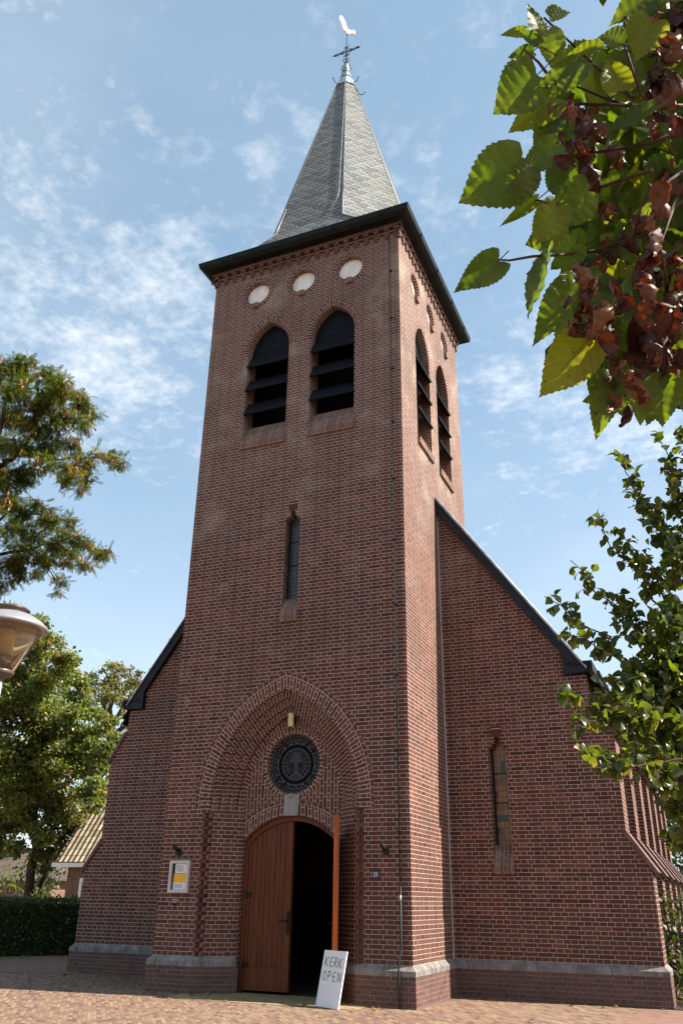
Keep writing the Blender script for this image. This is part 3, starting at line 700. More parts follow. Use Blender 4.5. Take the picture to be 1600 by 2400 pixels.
def sloped_sill(F, x, half, z0, z1, z2, din, parent, proud=.05):
    s = MB(); pr = -proud
    L = math.hypot(din+proud, z2-z1)
    s.poly([F(x-half, z1, pr), F(x+half, z1, pr), F(x+half, z2, din), F(x-half, z2, din)], BS, [(0, -half), (0, half), (L, half), (L, -half)])
    s.poly([F(x-half, z0, pr+.012), F(x+half, z0, pr+.012), F(x+half, z1, pr), F(x-half, z1, pr)], BS, [(.03, -half), (.03, half), (.03+z1-z0, half), (.03+z1-z0, -half)])
    s.poly([F(x-half, z0, .0), F(x+half, z0, .0), F(x+half, z0, pr+.012), F(x-half, z0, pr+.012)], BS)
    for e in (-half, half): s.poly([F(x+e, z0, .0), F(x+e, z0, pr+.012), F(x+e, z1, pr), F(x+e, z1+(z2-z1)*(proud+.002)/(proud+din), .002)], BS)
    s.build('sill', parent)
for F in (FRONT, SIDE):
    for x in OCX: oculus(F, x)
    for x in BEX: belfry(F, x)
def slit(F, cx, z0, zsh, d, mat, zs0, zs1, zs2):
    b = MB(); o = slit_outline(cx, z0-.05, zsh, .135)
    b.poly([F(x, z+.004, d) for x, z in o], mat, o)
    for z in (z0+.2+(zsh-z0)*.33, z0+(zsh-z0)*.75): b.box((cx-.13, d-.012, z), (cx+.13, d-.001, z+.012), MAT['iron'], lambda p: F(p[0], p[2], p[1]))
    for s in (-1, 1): b.box((cx+s*.115-.012, d-.012, z0), (cx+s*.115+.012, d-.001, zsh), MAT['iron'], lambda p: F(p[0], p[2], p[1]))
    w = b.build('slit_window', church); sloped_sill(F, cx, .137, zs0, zs1, zs2, .105, w, .06); return w
slit(FRONT, CX, 5.12, 6.525, .15, MAT['grey_glass'], 4.845, 4.975, 5.24)

# cornice of corbelled bricks below the gutter, on the four sides
co = MB()
def around(fn):
    for k in range(4):
        Mk = Matrix.Translation((CX, CY, 0)) @ Matrix.Rotation(k*math.pi/2, 4, 'Z') @ Matrix.Translation((-CX, -CY, 0)); fn(lambda p, Mk=Mk: Mk @ Vector(p), k)
def cornice(F, k):
    def bx(u0, u1, z0, z1, pr): co.box((u0, -pr, z0), (u1, .05, z1), MAT['brick_cornice'], F)
    bx(-.034, TW+.034, 11.74, 11.795, .034 + .001*(k % 2))
    bx(-.066, TW+.066, 11.85, 11.92, .066 + .001*(k % 2))
    n = 19
    for i in range(n+1):
        u = -.03+(TW+.06-.095)*i/n
        bx(u, u+.095, 11.685, 11.74, .030); bx(u+.024, u+.07, 11.63, 11.685, .030)
        bx(u, u+.095, 11.795, 11.85, .062)
around(cornice); co.build('cornice', church)
gu = MB()
def gutter(F, k):
    prof = [(.06, 11.92), (.19, 11.935), (.255, 11.985), (.275, 12.085), (.255, 12.085), (.235, 12.04), (.10, 12.03)]
    for (o0, z0), (o1, z1) in zip(prof, prof[1:]):
        gu.poly([F((-o0, -o0, z0)), F((TW+o0, -o0, z0)), F((TW+o1, -o1, z1)), F((-o1, -o1, z1))], MAT['gutter'])
    for u in (.5, 1.5, 2.5, 3.4): gu.box((u, -.281, 11.98), (u+.02, -.262, 12.07), MAT['gutter'], F)
around(gutter); gu.build('gutter', church)

# spire: octagon broached to the square eaves
sp = MB()
def aoct(z): return (19.25-z)*.2545
lv = [(12.06, 2.05, 1.0), (12.24, 1.85, .74), (12.45, 1.757, .55), (12.72, aoct(12.72), .4142), (13.5, aoct(13.5), .4142)]
zz_ = 13.5
while zz_ < 18.3: zz_ = min(18.3, zz_+.8); lv.append((zz_, aoct(zz_), .4142))
def octv(l):
    z, a, k = l; o = []
    for q in range(4):
        R = Matrix.Rotation(q*math.pi/2, 3, 'Z')
        for s in (-1, 1): o.append(Vector((CX, CY, 0))+R @ Vector((s*a*k, -a, z)))
    return o
Ls = 0
for l0, l1 in zip(lv, lv[1:]):
    r0, r1 = octv(l0), octv(l1); dl = ((r0[0]+r0[1])/2-(r1[0]+r1[1])/2).length
    for k in range(8):
        k2 = (k+1) % 8; w0 = (r0[k2]-r0[k]).length/2; w1 = (r1[k2]-r1[k]).length/2
        off = .37*k
        if w0 < 1e-4: sp.poly([r0[k], r1[k2], r1[k]], MAT['slate'], [(off, Ls), (off+w1, Ls+dl), (off-w1, Ls+dl)])
        else: sp.poly([r0[k], r0[k2], r1[k2], r1[k]], MAT['slate'], [(off-w0, Ls), (off+w0, Ls), (off+w1, Ls+dl), (off-w1, Ls+dl)])
    Ls += dl
spire = sp.build('spire', church)
hp = MB()
for k in range(8):
    pts = [octv(l)[k]+(octv(l)[k]-Vector((CX, CY, l[0]))).normalized()*.004 for l in lv]
    hp.tube(pts[:5], [.009, .012, .014, .014, .004], MAT['zinc'], 6)
    hp.tube(pts[4:], .004, MAT['slate'], 5)
hp.build('hip_flashing', spire)
ca = MB()
a0 = aoct(18.28)+.015
cap = [(18.24, a0*1.05), (18.42, a0*.86), (18.62, a0*.58), (18.85, a0*.38), (19.16, a0*.22)]
for (z0, q0), (z1, q1) in zip(cap, cap[1:]):
    r0, r1 = octv((z0, q0, .4142)), octv((z1, q1, .4142))
    for k in range(8): ca.poly([r0[k], r0[(k+1) % 8], r1[(k+1) % 8], r1[k]], MAT['lead'])
for z, q in ((18.63, .585), (18.86, .385)): ca.tube([v for v in octv((z, a0*q+.004, .4142))]+[octv((z, a0*q+.004, .4142))[0]], .006, MAT['iron'], 5)
ca.build('lead_cap', spire)
for k, z in ((0, 18.3), (2, 18.35), (3, 18.2), (1, 18.62), (6, 18.3)):
    rh = MB(); p = octv((z, aoct(z) if z < 18.5 else .14, .4142))[k]; d = (p-Vector((CX, CY, z))).normalized()
    rh.tube([p, p+d*.05-Vector((0, 0, .03)), p+d*.12-Vector((0, 0, .02)), p+d*.15+Vector((0, 0, .04))], .009, MAT['iron'], 6); rh.lathe([(0.001, -.02), (.02, 0), (.001, .02)], MAT['iron'], 8, lambda q, c=p+d*.15+Vector((0, 0, .05)): c+Vector(q)); rh.build('roof_hook', spire)

# plinth and stone band, swept along the plan
def sweep(b, path, prof, mats):
    P = [Vector(p) for p in path]; nr = []
    for i in range(len(P)):
        ds = []
        if i > 0: ds.append((P[i]-P[i-1]).normalized())
        if i < len(P)-1: ds.append((P[i+1]-P[i]).normalized())
        ns = [Vector((d.y, -d.x)) for d in ds]
        n = sum(ns, Vector((0, 0))); n = n/(n.dot(ns[0])) if len(ns) == 2 else ns[0]
        nr.append(n)
    L = cum([tuple(p) for p in P])
    for (o0, z0), (o1, z1), m in zip(prof, prof[1:], mats):
        for i in range(len(P)-1):
            a0, a1 = P[i]+nr[i]*o0, P[i+1]+nr[i+1]*o0; b0, b1 = P[i]+nr[i]*o1, P[i+1]+nr[i+1]*o1
            b.poly([(a0.x, a0.y, z0), (a1.x, a1.y, z0), (b1.x, b1.y, z1), (b0.x, b0.y, z1)], m, [(L[i]+.04, z0), (L[i+1]+.04, z0), (L[i+1]+.04, z1), (L[i]+.04, z1)])
    return P, nr
H1, H2, H3 = 3.977, 4.252, 4.52          # half widths of the nave front above, between and below the buttress offsets
BT = .55                                  # buttress thickness
left = [(CX-H3, D1+BT), (CX-H3, D1), (0, D1), (0, 0), (CX-P_IN-.02, 0), (CX-P_TY-.004, DEP-.01)]
right = [(2*CX-x, y) for x, y in left[::-1]]
PP = .055
for path in (left, right):
    pl, bd = MB(), MB()
    sweep(pl, path, [(PP-.004, -.15), (PP-.004, .31)], [BP])
    sweep(bd, path, [(0, .305), (PP, .31), (PP, .368), (0, .424)], [MAT['stone']]*3)
    pl.build('plinth', church); bd.build('stone_band', church)
for s in (-1, 1):
    pl = MB(); x = CX+s*(P_TY+.004); pl.box((x-.035 if s > 0 else x-.02, DEP-.045, -.1), (x+.02 if s > 0 else x+.035, DEP+.008, .29), MAT['stone']); pl.build('jamb_stone', church)

# nave front wall
nv = MB()
RZ = lambda x: 7.19-1.43*(abs(x-CX)-TW/2)       # underside line of the verge along the gable
XI = 3.66                                        # half distance to the kneeler
slx = TW+.773
def gable(s):
    X = lambda h: CX+s*h
    bo_ = .10
    out = [(X(TW/2), -.15), (X(H1-.30), -.15), (X(H1-.30), 4.14), (X(XI), 4.14), (X(XI), RZ(X(XI))-.13), (X(TW/2), RZ(X(TW/2))-.13)]
    holes_ = [slit_outline(X(TW/2+.773), 1.62, 3.175)]
    if s < 0: out = out[::-1]; holes_ = [h[::-1] for h in holes_]
    panel(nv, lambda u, v, d: Vector((u, D1+d, v)), [out]+holes_, 0, B, .03)
    L = math.dist((X(XI), RZ(X(XI))), (X(TW/2), RZ(X(TW/2))))
    q = [(X(XI), D1-.003, RZ(X(XI))-.13), (X(XI), D1-.003, RZ(X(XI))), (X(TW/2), D1-.003, RZ(X(TW/2))), (X(TW/2), D1-.003, RZ(X(TW/2))-.13)]
    nv.poly(q if s < 0 else q[::-1], BA, [(0, 0), (.1, 0), (.1, L), (0, L)] if s < 0 else [(0, L), (.1, L), (.1, 0), (0, 0)])
    reveal(nv, lambda u, v, d: Vector((u, D1+d, v)), slit_outline(X(TW/2+.773), 1.62, 3.175), 0, .20, B)
    for k in (-1, 0, 1):
        x = X(TW/2+.773)+k*.05; z = 3.32
        nv.poly([(x-.0225, D1-.004, z+.003), (x+.0225, D1-.004, z+.003), (x+.027, D1-.004, z+.155), (x-.027, D1-.004, z+.155)], BA, [(.05, .006), (.05, .045), (.17, .045), (.17, .006)])
    # side wall of the nave, set back between the buttresses
    xs_ = X(H1-.30); NAVE_END = 13.2
    q = [(xs_, D1+.3, -.15), (xs_, NAVE_END, -.15), (xs_, NAVE_END, 4.3), (xs_, D1+.3, 4.3)]
    nv.poly(q if s > 0 else q[::-1], B)
for s in (-1, 1): gable(s)
nv.poly([(CX-3.6, 13.2, -.1), (CX-3.6, 13.2, 4.3), (CX, 13.2, 9.6), (CX+3.6, 13.2, 4.3), (CX+3.6, 13.2, -.1)], B)
nv.build('nave_wall', church)
FN = lambda u, v, d: Vector((u, D1+d, v))
slit(FN, CX+TW/2+.773, 1.74, 3.175, .19, MAT['amber_glass'], 1.47, 1.56, 1.85)
slit(FN, CX-TW/2-.773, 1.74, 3.175, .19, MAT['amber_glass'], 1.47, 1.56, 1.85)

def buttress_mesh(s):
    b = MB(); X = lambda h: CX+s*h; x0 = H1-.30
    prof = [(x0, -.15), (H3, -.15), (H3, 1.52), (H2, 1.93), (H2, 3.28), (H1, 3.72), (H1, 4.14), (x0, 4.14)]
    fp = [(X(h), D1, z) for h, z in prof]; bp = [(X(h), D1+BT, z) for h, z in prof]
    b.poly(fp if s > 0 else fp[::-1], B, [(p[0]+.03, p[2]) for p in (fp if s > 0 else fp[::-1])])
    b.poly(bp[::-1] if s > 0 else bp, B)
    for i in range(1, len(prof)-2):
        q = [fp[i], bp[i], bp[i+1], fp[i+1]]; b.poly(q if s > 0 else q[::-1], B)
    return b
def coping_mesh(s, h0, z0, h1, z1, n):
    b = MB(); X = lambda h: CX+s*h
    d = Vector((h1-h0, z1-z0)); L = d.length; d.normalize(); nn = Vector((-d.y, d.x))
    if nn.y < 0: nn = -nn
    ts = [-.03+(L+.09)*i/n for i in range(n+1)]
    for i in range(n):
        t0, t1 = ts[i]+.003, ts[i+1]-.003; th = .055
        c = [Vector((h0, z0))+d*t0+nn*.004, Vector((h0, z0))+d*t1+nn*.004, Vector((h0, z0))+d*t1+nn*th, Vector((h0, z0))+d*t0+nn*th]
        y0, y1 = D1-.025, D1+BT+.02
        f = [(X(p.x), y0, p.y) for p in c]; k = [(X(p.x), y1, p.y) for p in c]
        for q in (f, k[::-1]): b.poly(q if s > 0 else q[::-1], MAT['coping'])
        for j in range(4):
            q = [f[j], k[j], k[(j+1) % 4], f[(j+1) % 4]]; b.poly(q[::-1] if s > 0 else q, MAT['coping'])
    return b
for s in (-1, 1):
    bt = buttress_mesh(s).build('buttress', church)
    c1 = coping_mesh(s, H2-.02, 1.95, H3, 1.52, 3).build('coping', bt); c2 = coping_mesh(s, H1-.0, 3.73, H2, 3.28, 3).build('coping', bt)
    for k in range(1, 7):
        o = bt.copy(); COL.objects.link(o); o.location.y += 1.72*k
        for ch in (c1, c2):
            q = ch.copy(); COL.objects.link(q); q.parent = o

# nave roof, verge boards, eaves boxes
rf = MB()
EH = 4.12; RE = lambda h: 7.287-1.43*(h-TW/2)
for s in (-1, 1):
    X = lambda h: CX+s*h
    def slab(h0, h1, y0, y1):
        q = [(X(h0), y0, RE(h0)), (X(h1), y0, RE(h1)), (X(h1), y1, RE(h1)), (X(h0), y1, RE(h0))]
        L0, L1 = h0*1.745, h1*1.745
        rf.poly(q if s > 0 else q[::-1], MAT['roof_tiles'], [(y0, -L0), (y0, -L1), (y1, -L1), (y1, -L0)] if s > 0 else [(y1, -L0), (y1, -L1), (y0, -L1), (y0, -L0)])
        q2 = [(a, b, c-.10) for a, b, c in q]; rf.poly(q2[::-1] if s > 0 else q2, MAT['verge'])
    slab(TW/2+.002, EH, D1-.02, TW+.02); slab(0, EH, TW+.02, 13.4)
rf.tube([(CX, TW+.05, RE(0)+.02), (CX, 13.4, RE(0)+.02)], .09, MAT['roof_tiles'], 8)
roof = rf.build('roof', church)
for s in (-1, 1):
    X = lambda h: CX+s*h
    v = MB()
    def extr(pts, y0, y1, m):
        f = [(X(h), y0, z) for h, z in pts]; k = [(X(h), y1, z) for h, z in pts]
        v.poly(f if s > 0 else f[::-1], m); v.poly(k[::-1] if s > 0 else k, m)
        for j in range(len(pts)):
            q = [f[j], k[j], k[(j+1) % len(pts)], f[(j+1) % len(pts)]]; v.poly(q[::-1] if s > 0 else q, m)
    t0, t1 = TW/2+.002, 3.97
    extr([(t1, RE(t1)-.0), (t0, RE(t0)), (t0, RE(t0)-.215), (XI, RE(XI)-.215), (XI, 4.143), (XI+.10, 4.143), (t1, 4.16)], D1-.09, D1-.006, MAT['verge'])
    extr([(t1+.02, RE(t1+.02)+.03), (t0, RE(t0)+.035), (t0, RE(t0)+.003), (t1+.02, RE(t1+.02)+.003)], D1-.12, D1+.14, MAT['zinc'])
    v.tube([(X(t0), D1-.075, RE(t0)+.045), (X(t1+.02), D1-.075, RE(t1+.02)+.035)], .020, MAT['zinc'], 10)
    for k in range(6):
        h = t0+.3+k*.36; z = RE(h)+.036
        extr([(h, z), (h+.012, z-.017), (h+.012, z+.001), (h, z+.018)], D1-.122, D1+.13, MAT['lead'])
    v.build('verge_board', roof)
    gx = MB()
    def gbox(h0, h1, y0, y1, z0, z1, m): gx.box((min(X(h0), X(h1)), y0, z0), (max(X(h0), X(h1)), y1, z1), m)
    gbox(XI+.03, 4.03, D1-.075, D1+BT, 4.145, 4.262, MAT['gutter'])          # boxed return of the gutter on the front
    gbox(XI+.06, 4.075, D1-.10, D1+BT, 4.264, 4.315, MAT['gutter'])
    gbox(H1-.01, 4.03, D1+BT+.002, 13.3, 4.20, 4.262, MAT['soffit'])
    gbox(H1-.32, H1-.012, D1+.6, 13.3, 4.15, 4.20, MAT['soffit'])
    gbox(4.032, 4.075, D1-.10, 13.3, 4.18, 4.262, MAT['gutter'])
    gbox(H1-.0, 4.10, D1+BT+.002, 13.3, 4.264, 4.315, MAT['gutter'])
    for k in range(7): gbox(H1-.28, H1+.01, D1+.72+k*1.72+.15, D1+.72+k*1.72+.27, 3.93, 4.148, MAT['gutter'])
    gx.build('eaves_gutter', roof)

# door: frame, left leaf shut, right leaf swung out
df = MB(); FY = DEP+.07
fo = [(CX-AH-.002, -.05)]+seg_arc(AR, AH)+[(CX+AH+.002, -.05)]
fi_arc = seg_arc(AR-.075, AH-.06); fi = [(CX-AH+.06, -.05)]+fi_arc+[(CX+AH-.06, -.05)]
strip(df, FRONT, fo, fi, FY, MAT['door'])
reveal(df, FRONT, fi, FY, FY+.09, MAT['door'])
df.build('door_frame', church)
LW = AH-.06
def leaf_top(x):      # x from the hinge side
    return AZ+math.sqrt(max(0, (AR-.078)**2-(LW-x)**2))
def leaf_mesh(mirror=False, mat=MAT['door'], back=False):
    b = MB(); z0 = .035; T = .05; n = 8
    def pl_(x0, x1, zb, y0, y1, seg=1, top=None):
        # board with a top that follows the arch
        for i in range(seg):
            a, c = x0+(x1-x0)*i/seg, x0+(x1-x0)*(i+1)/seg
            za, zc = (leaf_top(a), leaf_top(c)) if top is None else (top, top)
            f = [(a, y0, zb), (c, y0, zb), (c, y0, zc), (a, y0, za)]; k = [(p[0], y1, p[2]) for p in f]
            b.poly(f, mat); b.poly(k[::-1], mat)
            for q in ((0, 1), (1, 2), (2, 3), (3, 0)): b.poly([f[q[0]], k[q[0]], k[q[1]], f[q[1]]][::-1], mat)
    pl_(0.0, LW-.004, z0, .018, T, 10)
    bw = (LW-.09)/n
    for i in range(n): pl_(.045+bw*i+.003, .045+bw*(i+1)-.003, .31, .006, .017, 2)
    pl_(0, .042, z0, 0, .017, 1); pl_(LW-.046, LW-.004, z0, 0, .017, 1); pl_(.043, LW-.047, z0, .003, .017, 1, .30)
    # reverse side: stiles and rails
    for x0, x1 in ((.0, .09), (LW-.10, LW-.004)): pl_(x0, x1, z0, T+.001, T+.016, 2)
    for zb, zt in ((z0, .26), (.95, 1.07), (1.55, 1.63)): pl_(.092, LW-.102, zb, T+.001, T+.014, 1, zt)
    return b
def hang(b, name, hx, hy, ang, mirror):
    s = -1 if mirror else 1
    R = Matrix.Translation((hx, hy, 0)) @ Matrix.Rotation(ang, 4, 'Z')
    b.v = [R @ Vector((s*v.x, v.y, v.z)) for v in b.v]
    if mirror: b.f = [f[::-1] for f in b.f]; b.uv = [u[::-1] for u in b.uv]
    return R, s
lb = leaf_mesh(); Rl, sl = hang(lb, 'door_leaf', CX-LW, FY+.02, 0, False); leaf1 = lb.build('door_leaf', church)
rb = leaf_mesh(mat=MAT['door_sunlit']); Rr, sr = hang(rb, 'door_leaf', CX+LW+.035, FY-.045, math.radians(113), True); leaf2 = rb.build('door_leaf', church)
leaf2['label'] = 'open right door leaf seen edge on'; leaf1['label'] = 'closed left door leaf of vertical boards'
for leaf, R, s in ((leaf1, Rl, sl), (leaf2, Rr, sr)):
    for z in (.33, 1.17):
        h = MB(); G = lambda p: R @ Vector((s*p[0], p[1], p[2]))
        h.box((-.035, -.012, z-.03), (.06, .006, z+.03), MAT['iron'], G); h.tube([G((-.005, -.012, z-.05)), G((-.005, -.012, z+.05))], .011, MAT['iron'], 8)
        h.build('hinge', leaf)
    k = MB(); G = lambda p: R @ Vector((s*p[0], p[1], p[2]))
    y = -.006 if leaf is leaf1 else .06
    k.box((LW-.055, y-.012, .70), (LW-.02, y, .98), MAT['iron'], G)
    yy = y-.045 if leaf is leaf1 else y+.045
    k.tube([G((LW-.038, y, .86)), G((LW-.038, yy, .86)), G((LW-.14, yy, .855))], .009, MAT['iron'], 8)
    k.build('handle', leaf)
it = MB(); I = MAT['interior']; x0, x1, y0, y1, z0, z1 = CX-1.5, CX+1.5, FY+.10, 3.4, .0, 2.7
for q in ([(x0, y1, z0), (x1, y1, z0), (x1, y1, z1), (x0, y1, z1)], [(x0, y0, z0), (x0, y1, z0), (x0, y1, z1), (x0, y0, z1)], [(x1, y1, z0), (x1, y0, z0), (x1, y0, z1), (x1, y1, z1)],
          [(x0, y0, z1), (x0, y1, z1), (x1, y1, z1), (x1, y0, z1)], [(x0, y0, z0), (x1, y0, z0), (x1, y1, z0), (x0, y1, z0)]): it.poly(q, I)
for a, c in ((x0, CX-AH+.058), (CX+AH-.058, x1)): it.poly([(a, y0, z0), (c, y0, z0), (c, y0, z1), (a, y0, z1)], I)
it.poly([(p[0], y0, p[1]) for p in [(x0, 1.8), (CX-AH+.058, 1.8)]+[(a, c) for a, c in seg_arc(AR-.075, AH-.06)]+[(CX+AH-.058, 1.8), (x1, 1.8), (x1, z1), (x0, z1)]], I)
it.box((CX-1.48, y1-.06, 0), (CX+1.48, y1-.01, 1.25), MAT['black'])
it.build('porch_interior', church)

# lightning conductor on the front, right of the portal
lc = MB(); cxl = 3.515
lc.tube([(cxl-.03, -.02, 11.65), (cxl-.028, -.02, 8), (cxl-.01, -.02, 4.2), (cxl, -.02, 1.25)], .009, MAT['iron_light'], 6)
for z in (1.9, 2.9, 3.9, 4.9, 5.9, 6.9, 7.9, 8.9, 9.9, 10.9): lc.box((cxl-.035, -.03, z), (cxl+.01, -.001, z+.02), MAT['iron'])
lower = MB(); lower.tube([(cxl, -.025, 1.28), (cxl+.004, -.03, .62), (cxl-.012, -.062, .5), (cxl-.018, -.075, .38), (cxl-.014, -.078, .2), (cxl-.012, -.078, -.08)], .013, MAT['iron_light'], 8)
cond = thing('lightning_conductor', 'dark lightning conductor cable running down the tower right of the portal', 'cable', (cxl, -.03, 0))
lc.build('cable', cond); lower.build('guard_pipe', cond)
lk = MB(); lk.lathe([(.001, 1.12), (.014, 1.125), (.014, 1.18), (.001, 1.185)], MAT['alu'], 10, lambda p: Vector((cxl+p[0], -.027+p[1], p[2]))); lk.build('test_clamp', cond)
# spire conductor
sc_ = MB()
pts = []
for l in lv[4:]:
    r = octv(l); pts.append(r[0].lerp(r[1], .93)+Vector((0, -.010, 0)))
sc_.tube(pts[::-1]+[pts[0]+Vector((-.03, -.12, -.45))], .0055, MAT['zinc'], 6); tag(sc_.build('spire_conductor'), 'thin pale wire running down the front of the slate spire', 'cable')

# ------------------------------------------------------------------ weathercock on the spire
wc = thing('weathercock', 'gilded weathercock above a black wrought iron cross on the spire tip', 'weathervane', (CX, CY, 19.1))
b = MB(); b.tube([(CX, CY, 19.05), (CX, CY, 19.7), (CX, CY, 20.30)], [.024, .016, .010], MAT['iron'], 8)
b.lathe([(.001, 19.14), (.04, 19.17), (.055, 19.21), (.04, 19.25), (.001, 19.28)], MAT['iron'], 12, lambda p: Vector((CX+p[0], CY+p[1], p[2])))
b.build('rod', wc)
b = MB(); CZ = 19.655
def cr(x, z): return (CX+x, CY, CZ+z)
b.tube([cr(-.27, 0), cr(.27, 0)], .013, MAT['iron'], 8)
for s in (-1, 1):
    b.tube([cr(s*.25, 0), cr(s*.29, 0), cr(s*.365, 0)], [.010, .026, .002], MAT['iron'], 6)
    b.tube([cr(s*.20, -.07), cr(s*.215, -.035), cr(s*.20, 0), cr(s*.215, .035), cr(s*.20, .07)], .008, MAT['iron'], 6)
    b.tube([cr(s*.26, -.045), cr(s*.25, 0), cr(s*.26, .045), cr(s*.28, .045)], .006, MAT['iron'], 6)
    for t in (-1, 1):
        b.tube([cr(s*.17, t*.012), cr(s*.11, t*.045), cr(s*.07, t*.05), cr(s*.05, t*.09), cr(s*.012, t*.135)], .008, MAT['iron'], 6)
    b.tube([cr(s*.01, .15), cr(s*.05, .17), cr(s*.075, .155)], .008, MAT['iron'], 6)
    b.tube([cr(s*.01, -.15), cr(s*.05, -.155), cr(s*.085, -.13)], .008, MAT['iron'], 6)
b.build('cross', wc)
b = MB()
for k in range(4):
    a = k*math.pi/2+.3
    def sc(r, z): return (CX+r*math.cos(a), CY+r*math.sin(a), z)
    b.tube([sc(.03, 18.98), sc(.07, 18.97), sc(.11, 19.0), sc(.12, 19.05)], .009, MAT['iron'], 6)
    b.tube([sc(.06, 19.0), sc(.10, 19.08), sc(.09, 19.16), sc(.05, 19.18)], .009, MAT['iron'], 6)
    b.tube([sc(.02, 19.27), sc(.06, 19.30), sc(.085, 19.36)], .009, MAT['iron'], 6); b.tube([sc(.02, 19.36), sc(.055, 19.42), sc(.07, 19.40)], .008, MAT['iron'], 6)
b.build('scrollwork', wc)
cock = [(.045, 0), (.075, .035), (.115, .05), (.13, .085), (.155, .075), (.165, .045), (.21, .055), (.19, .085), (.205, .115), (.19, .15), (.165, .165), (.14, .155), (.12, .13), (.09, .12), (.05, .135), (.01, .16), (-.015, .21),
        (-.04, .30), (-.085, .40), (-.13, .465), (-.175, .475), (-.20, .43), (-.19, .36), (-.15, .28), (-.12, .22), (-.125, .17), (-.09, .11), (-.055, .075), (-.02, .065), (.005, .01)]
b = MB(); zc = 20.27; th = .028
vs = [[Vector((x, z, 0)) for x, z in cock]]
for tri in tessellate_polygon(vs):
    p = [cock[i] for i in tri]
    for yy, rev in ((-th, False), (th, True)):
        q = [(CX+x*1.02, CY+yy, zc+z*1.25) for x, z in p]; b.poly(q[::-1] if rev else q, MAT['gold'])
for i in range(len(cock)):
    p, q = cock[i], cock[(i+1) % len(cock)]
    b.poly([(CX+p[0]*1.02, CY-th, zc+p[1]*1.25), (CX+q[0]*1.02, CY-th, zc+q[1]*1.25), (CX+q[0]*1.02, CY+th, zc+q[1]*1.25), (CX+p[0]*1.02, CY+th, zc+p[1]*1.25)], MAT['gold'])
b.lathe([(.001, -.10), (.03, -.07), (.048, 0), (.04, .06), (.001, .10)], MAT['gold'], 12, lambda p: Vector((CX+.05+p[2]*1.1, CY+p[0]*.9, zc+.12+p[1]*1.2)))
Rc = Matrix.Translation((CX, CY, 0)) @ Matrix.Rotation(math.radians(40), 4, 'Z') @ Matrix.Translation((-CX, -CY, 0))
b.v = [Rc @ v for v in b.v]; b.build('cock', wc)

# ------------------------------------------------------------------ fittings by the door
def flat_lines(b, F, segs, w, d, mat, h=.0015):
    for s in segs: line2(b, s, w, d, mat, h, F)
nb = thing('notice_board', 'grey framed glazed notice case with white and yellow papers beside the portal', 'notice board', (.33, 0, 1.18))
X0, X1, Z0, Z1 = .178, .487, 1.18, 1.583
b = MB(); fw = .036
for q in ((X0, X1, Z0, Z0+fw), (X0, X1, Z1-fw, Z1), (X0, X0+fw, Z0+fw, Z1-fw), (X1-fw, X1, Z0+fw, Z1-fw)): b.box((q[0], -.055, q[2]), (q[1], -.002, q[3]), MAT['alu'])
b.build('frame', nb)
b = MB(); b.box((X0+fw, -.018, Z0+fw), (X1-fw, -.004, Z1-fw), MAT['case_back']); b.build('back_panel', nb)
def paper(name, x0, x1, z0, z1, y, mat, skew=0, lines=0, tl=0):
    p = MB(); p.box((x0, y-.002, z0), (x1, y, z1), mat)
    if skew:
        for i, v in enumerate(p.v): v.x += skew*(v.z-z0)
    rr = random.Random(int(x0*1e4))
    for i in range(lines):
        z = z1-.03-i*(z1-z0-.04)/lines; p.box((x0+.018, y-.003, z), (x1-.018-rr.random()*.04, y-.0021, z+.0045), MAT['print'])
    return p.build(name, nb)
paper('paper', X0+fw+.042, X1-fw-.012, 1.425, 1.545, -.022, MAT['paper'], 0, 9)
paper('paper', X0+fw+.03, X1-fw-.014, 1.305, 1.42, -.030, MAT['paper_yellow'], .03, 0)['label'] = 'yellow paper'
paper('paper', X0+fw+.028, X1-fw-.016, 1.218, 1.312, -.026, MAT['paper'], 0, 6)
hn = thing('house_number_plate', 'small dark blue plate with white number 31 right of the portal', 'house number', (3.19, 0, 1.41))
b = MB(); b.box((3.146, -.010, 1.374), (3.238, -.001, 1.454), MAT['enamel']); b.build('plate', hn)
b = MB(); c0, z0 = 3.160, 1.389
three = [(0, .044), (.006, .050), (.016, .050), (.022, .043), (.022, .034), (.016, .028), (.008, .027), (.016, .026), (.023, .020), (.023, .009), (.016, .002), (.006, .002), (0, .009)]
FH = lambda u, v, d: Vector((u, d, v))
line2(b, [(c0+x, z0+z) for x, z in three], .006, -.0102, MAT['enamel_white'], .0012); line2(b, [(c0+.047, z0+.052), (c0+.047, z0+.001)], .008, -.0102, MAT['enamel_white'], .0012)
b.build('digits', hn)
def spot(x, z, lab):
    t = thing('floodlight', lab, 'floodlight', (x, 0, z), 'floodlights beside the portal')
    b = MB(); b.box((x-.03, -.05, z-.05), (x+.03, -.001, z+.03), MAT['iron']); b.build('mount', t)
    b = MB(); b.tube([(x+.005, -.045, z+.01), (x-.005, -.09, z+.03), (x-.015, -.13, z+.075)], [.018, .024, .03], MAT['iron'], 12); b.build('lamp_head', t)
spot(.285, 1.70, 'black floodlight on the wall above the notice board')
spot(3.325, 1.695, 'black floodlight on the wall above the house number')
vt = thing('vent', 'small round grey vent in the wall below the notice board', 'vent', (.285, 0, 1.075))
b = MB(); b.lathe([(.028, 0), (.028, .012), (.018, .014), (.016, .004)], MAT['alu'], 18, lambda p: Vector((.285+p[0], -p[2]-.001, 1.08+p[1]))); b.build('ring', vt)
b = MB(); b.box((.272, -.006, 1.02), (.298, -.001, 1.075), MAT['black']); b.build('opening', vt)
pl_ = thing('porch_lamp', 'yellowed opal wall lamp at the top of the portal arch', 'wall lamp', (CX, .27, 3.36))
b = MB(); b.box((CX-.03, .235, 3.40), (CX+.03, .34, 3.50), MAT['iron']); b.build('bracket', pl_)
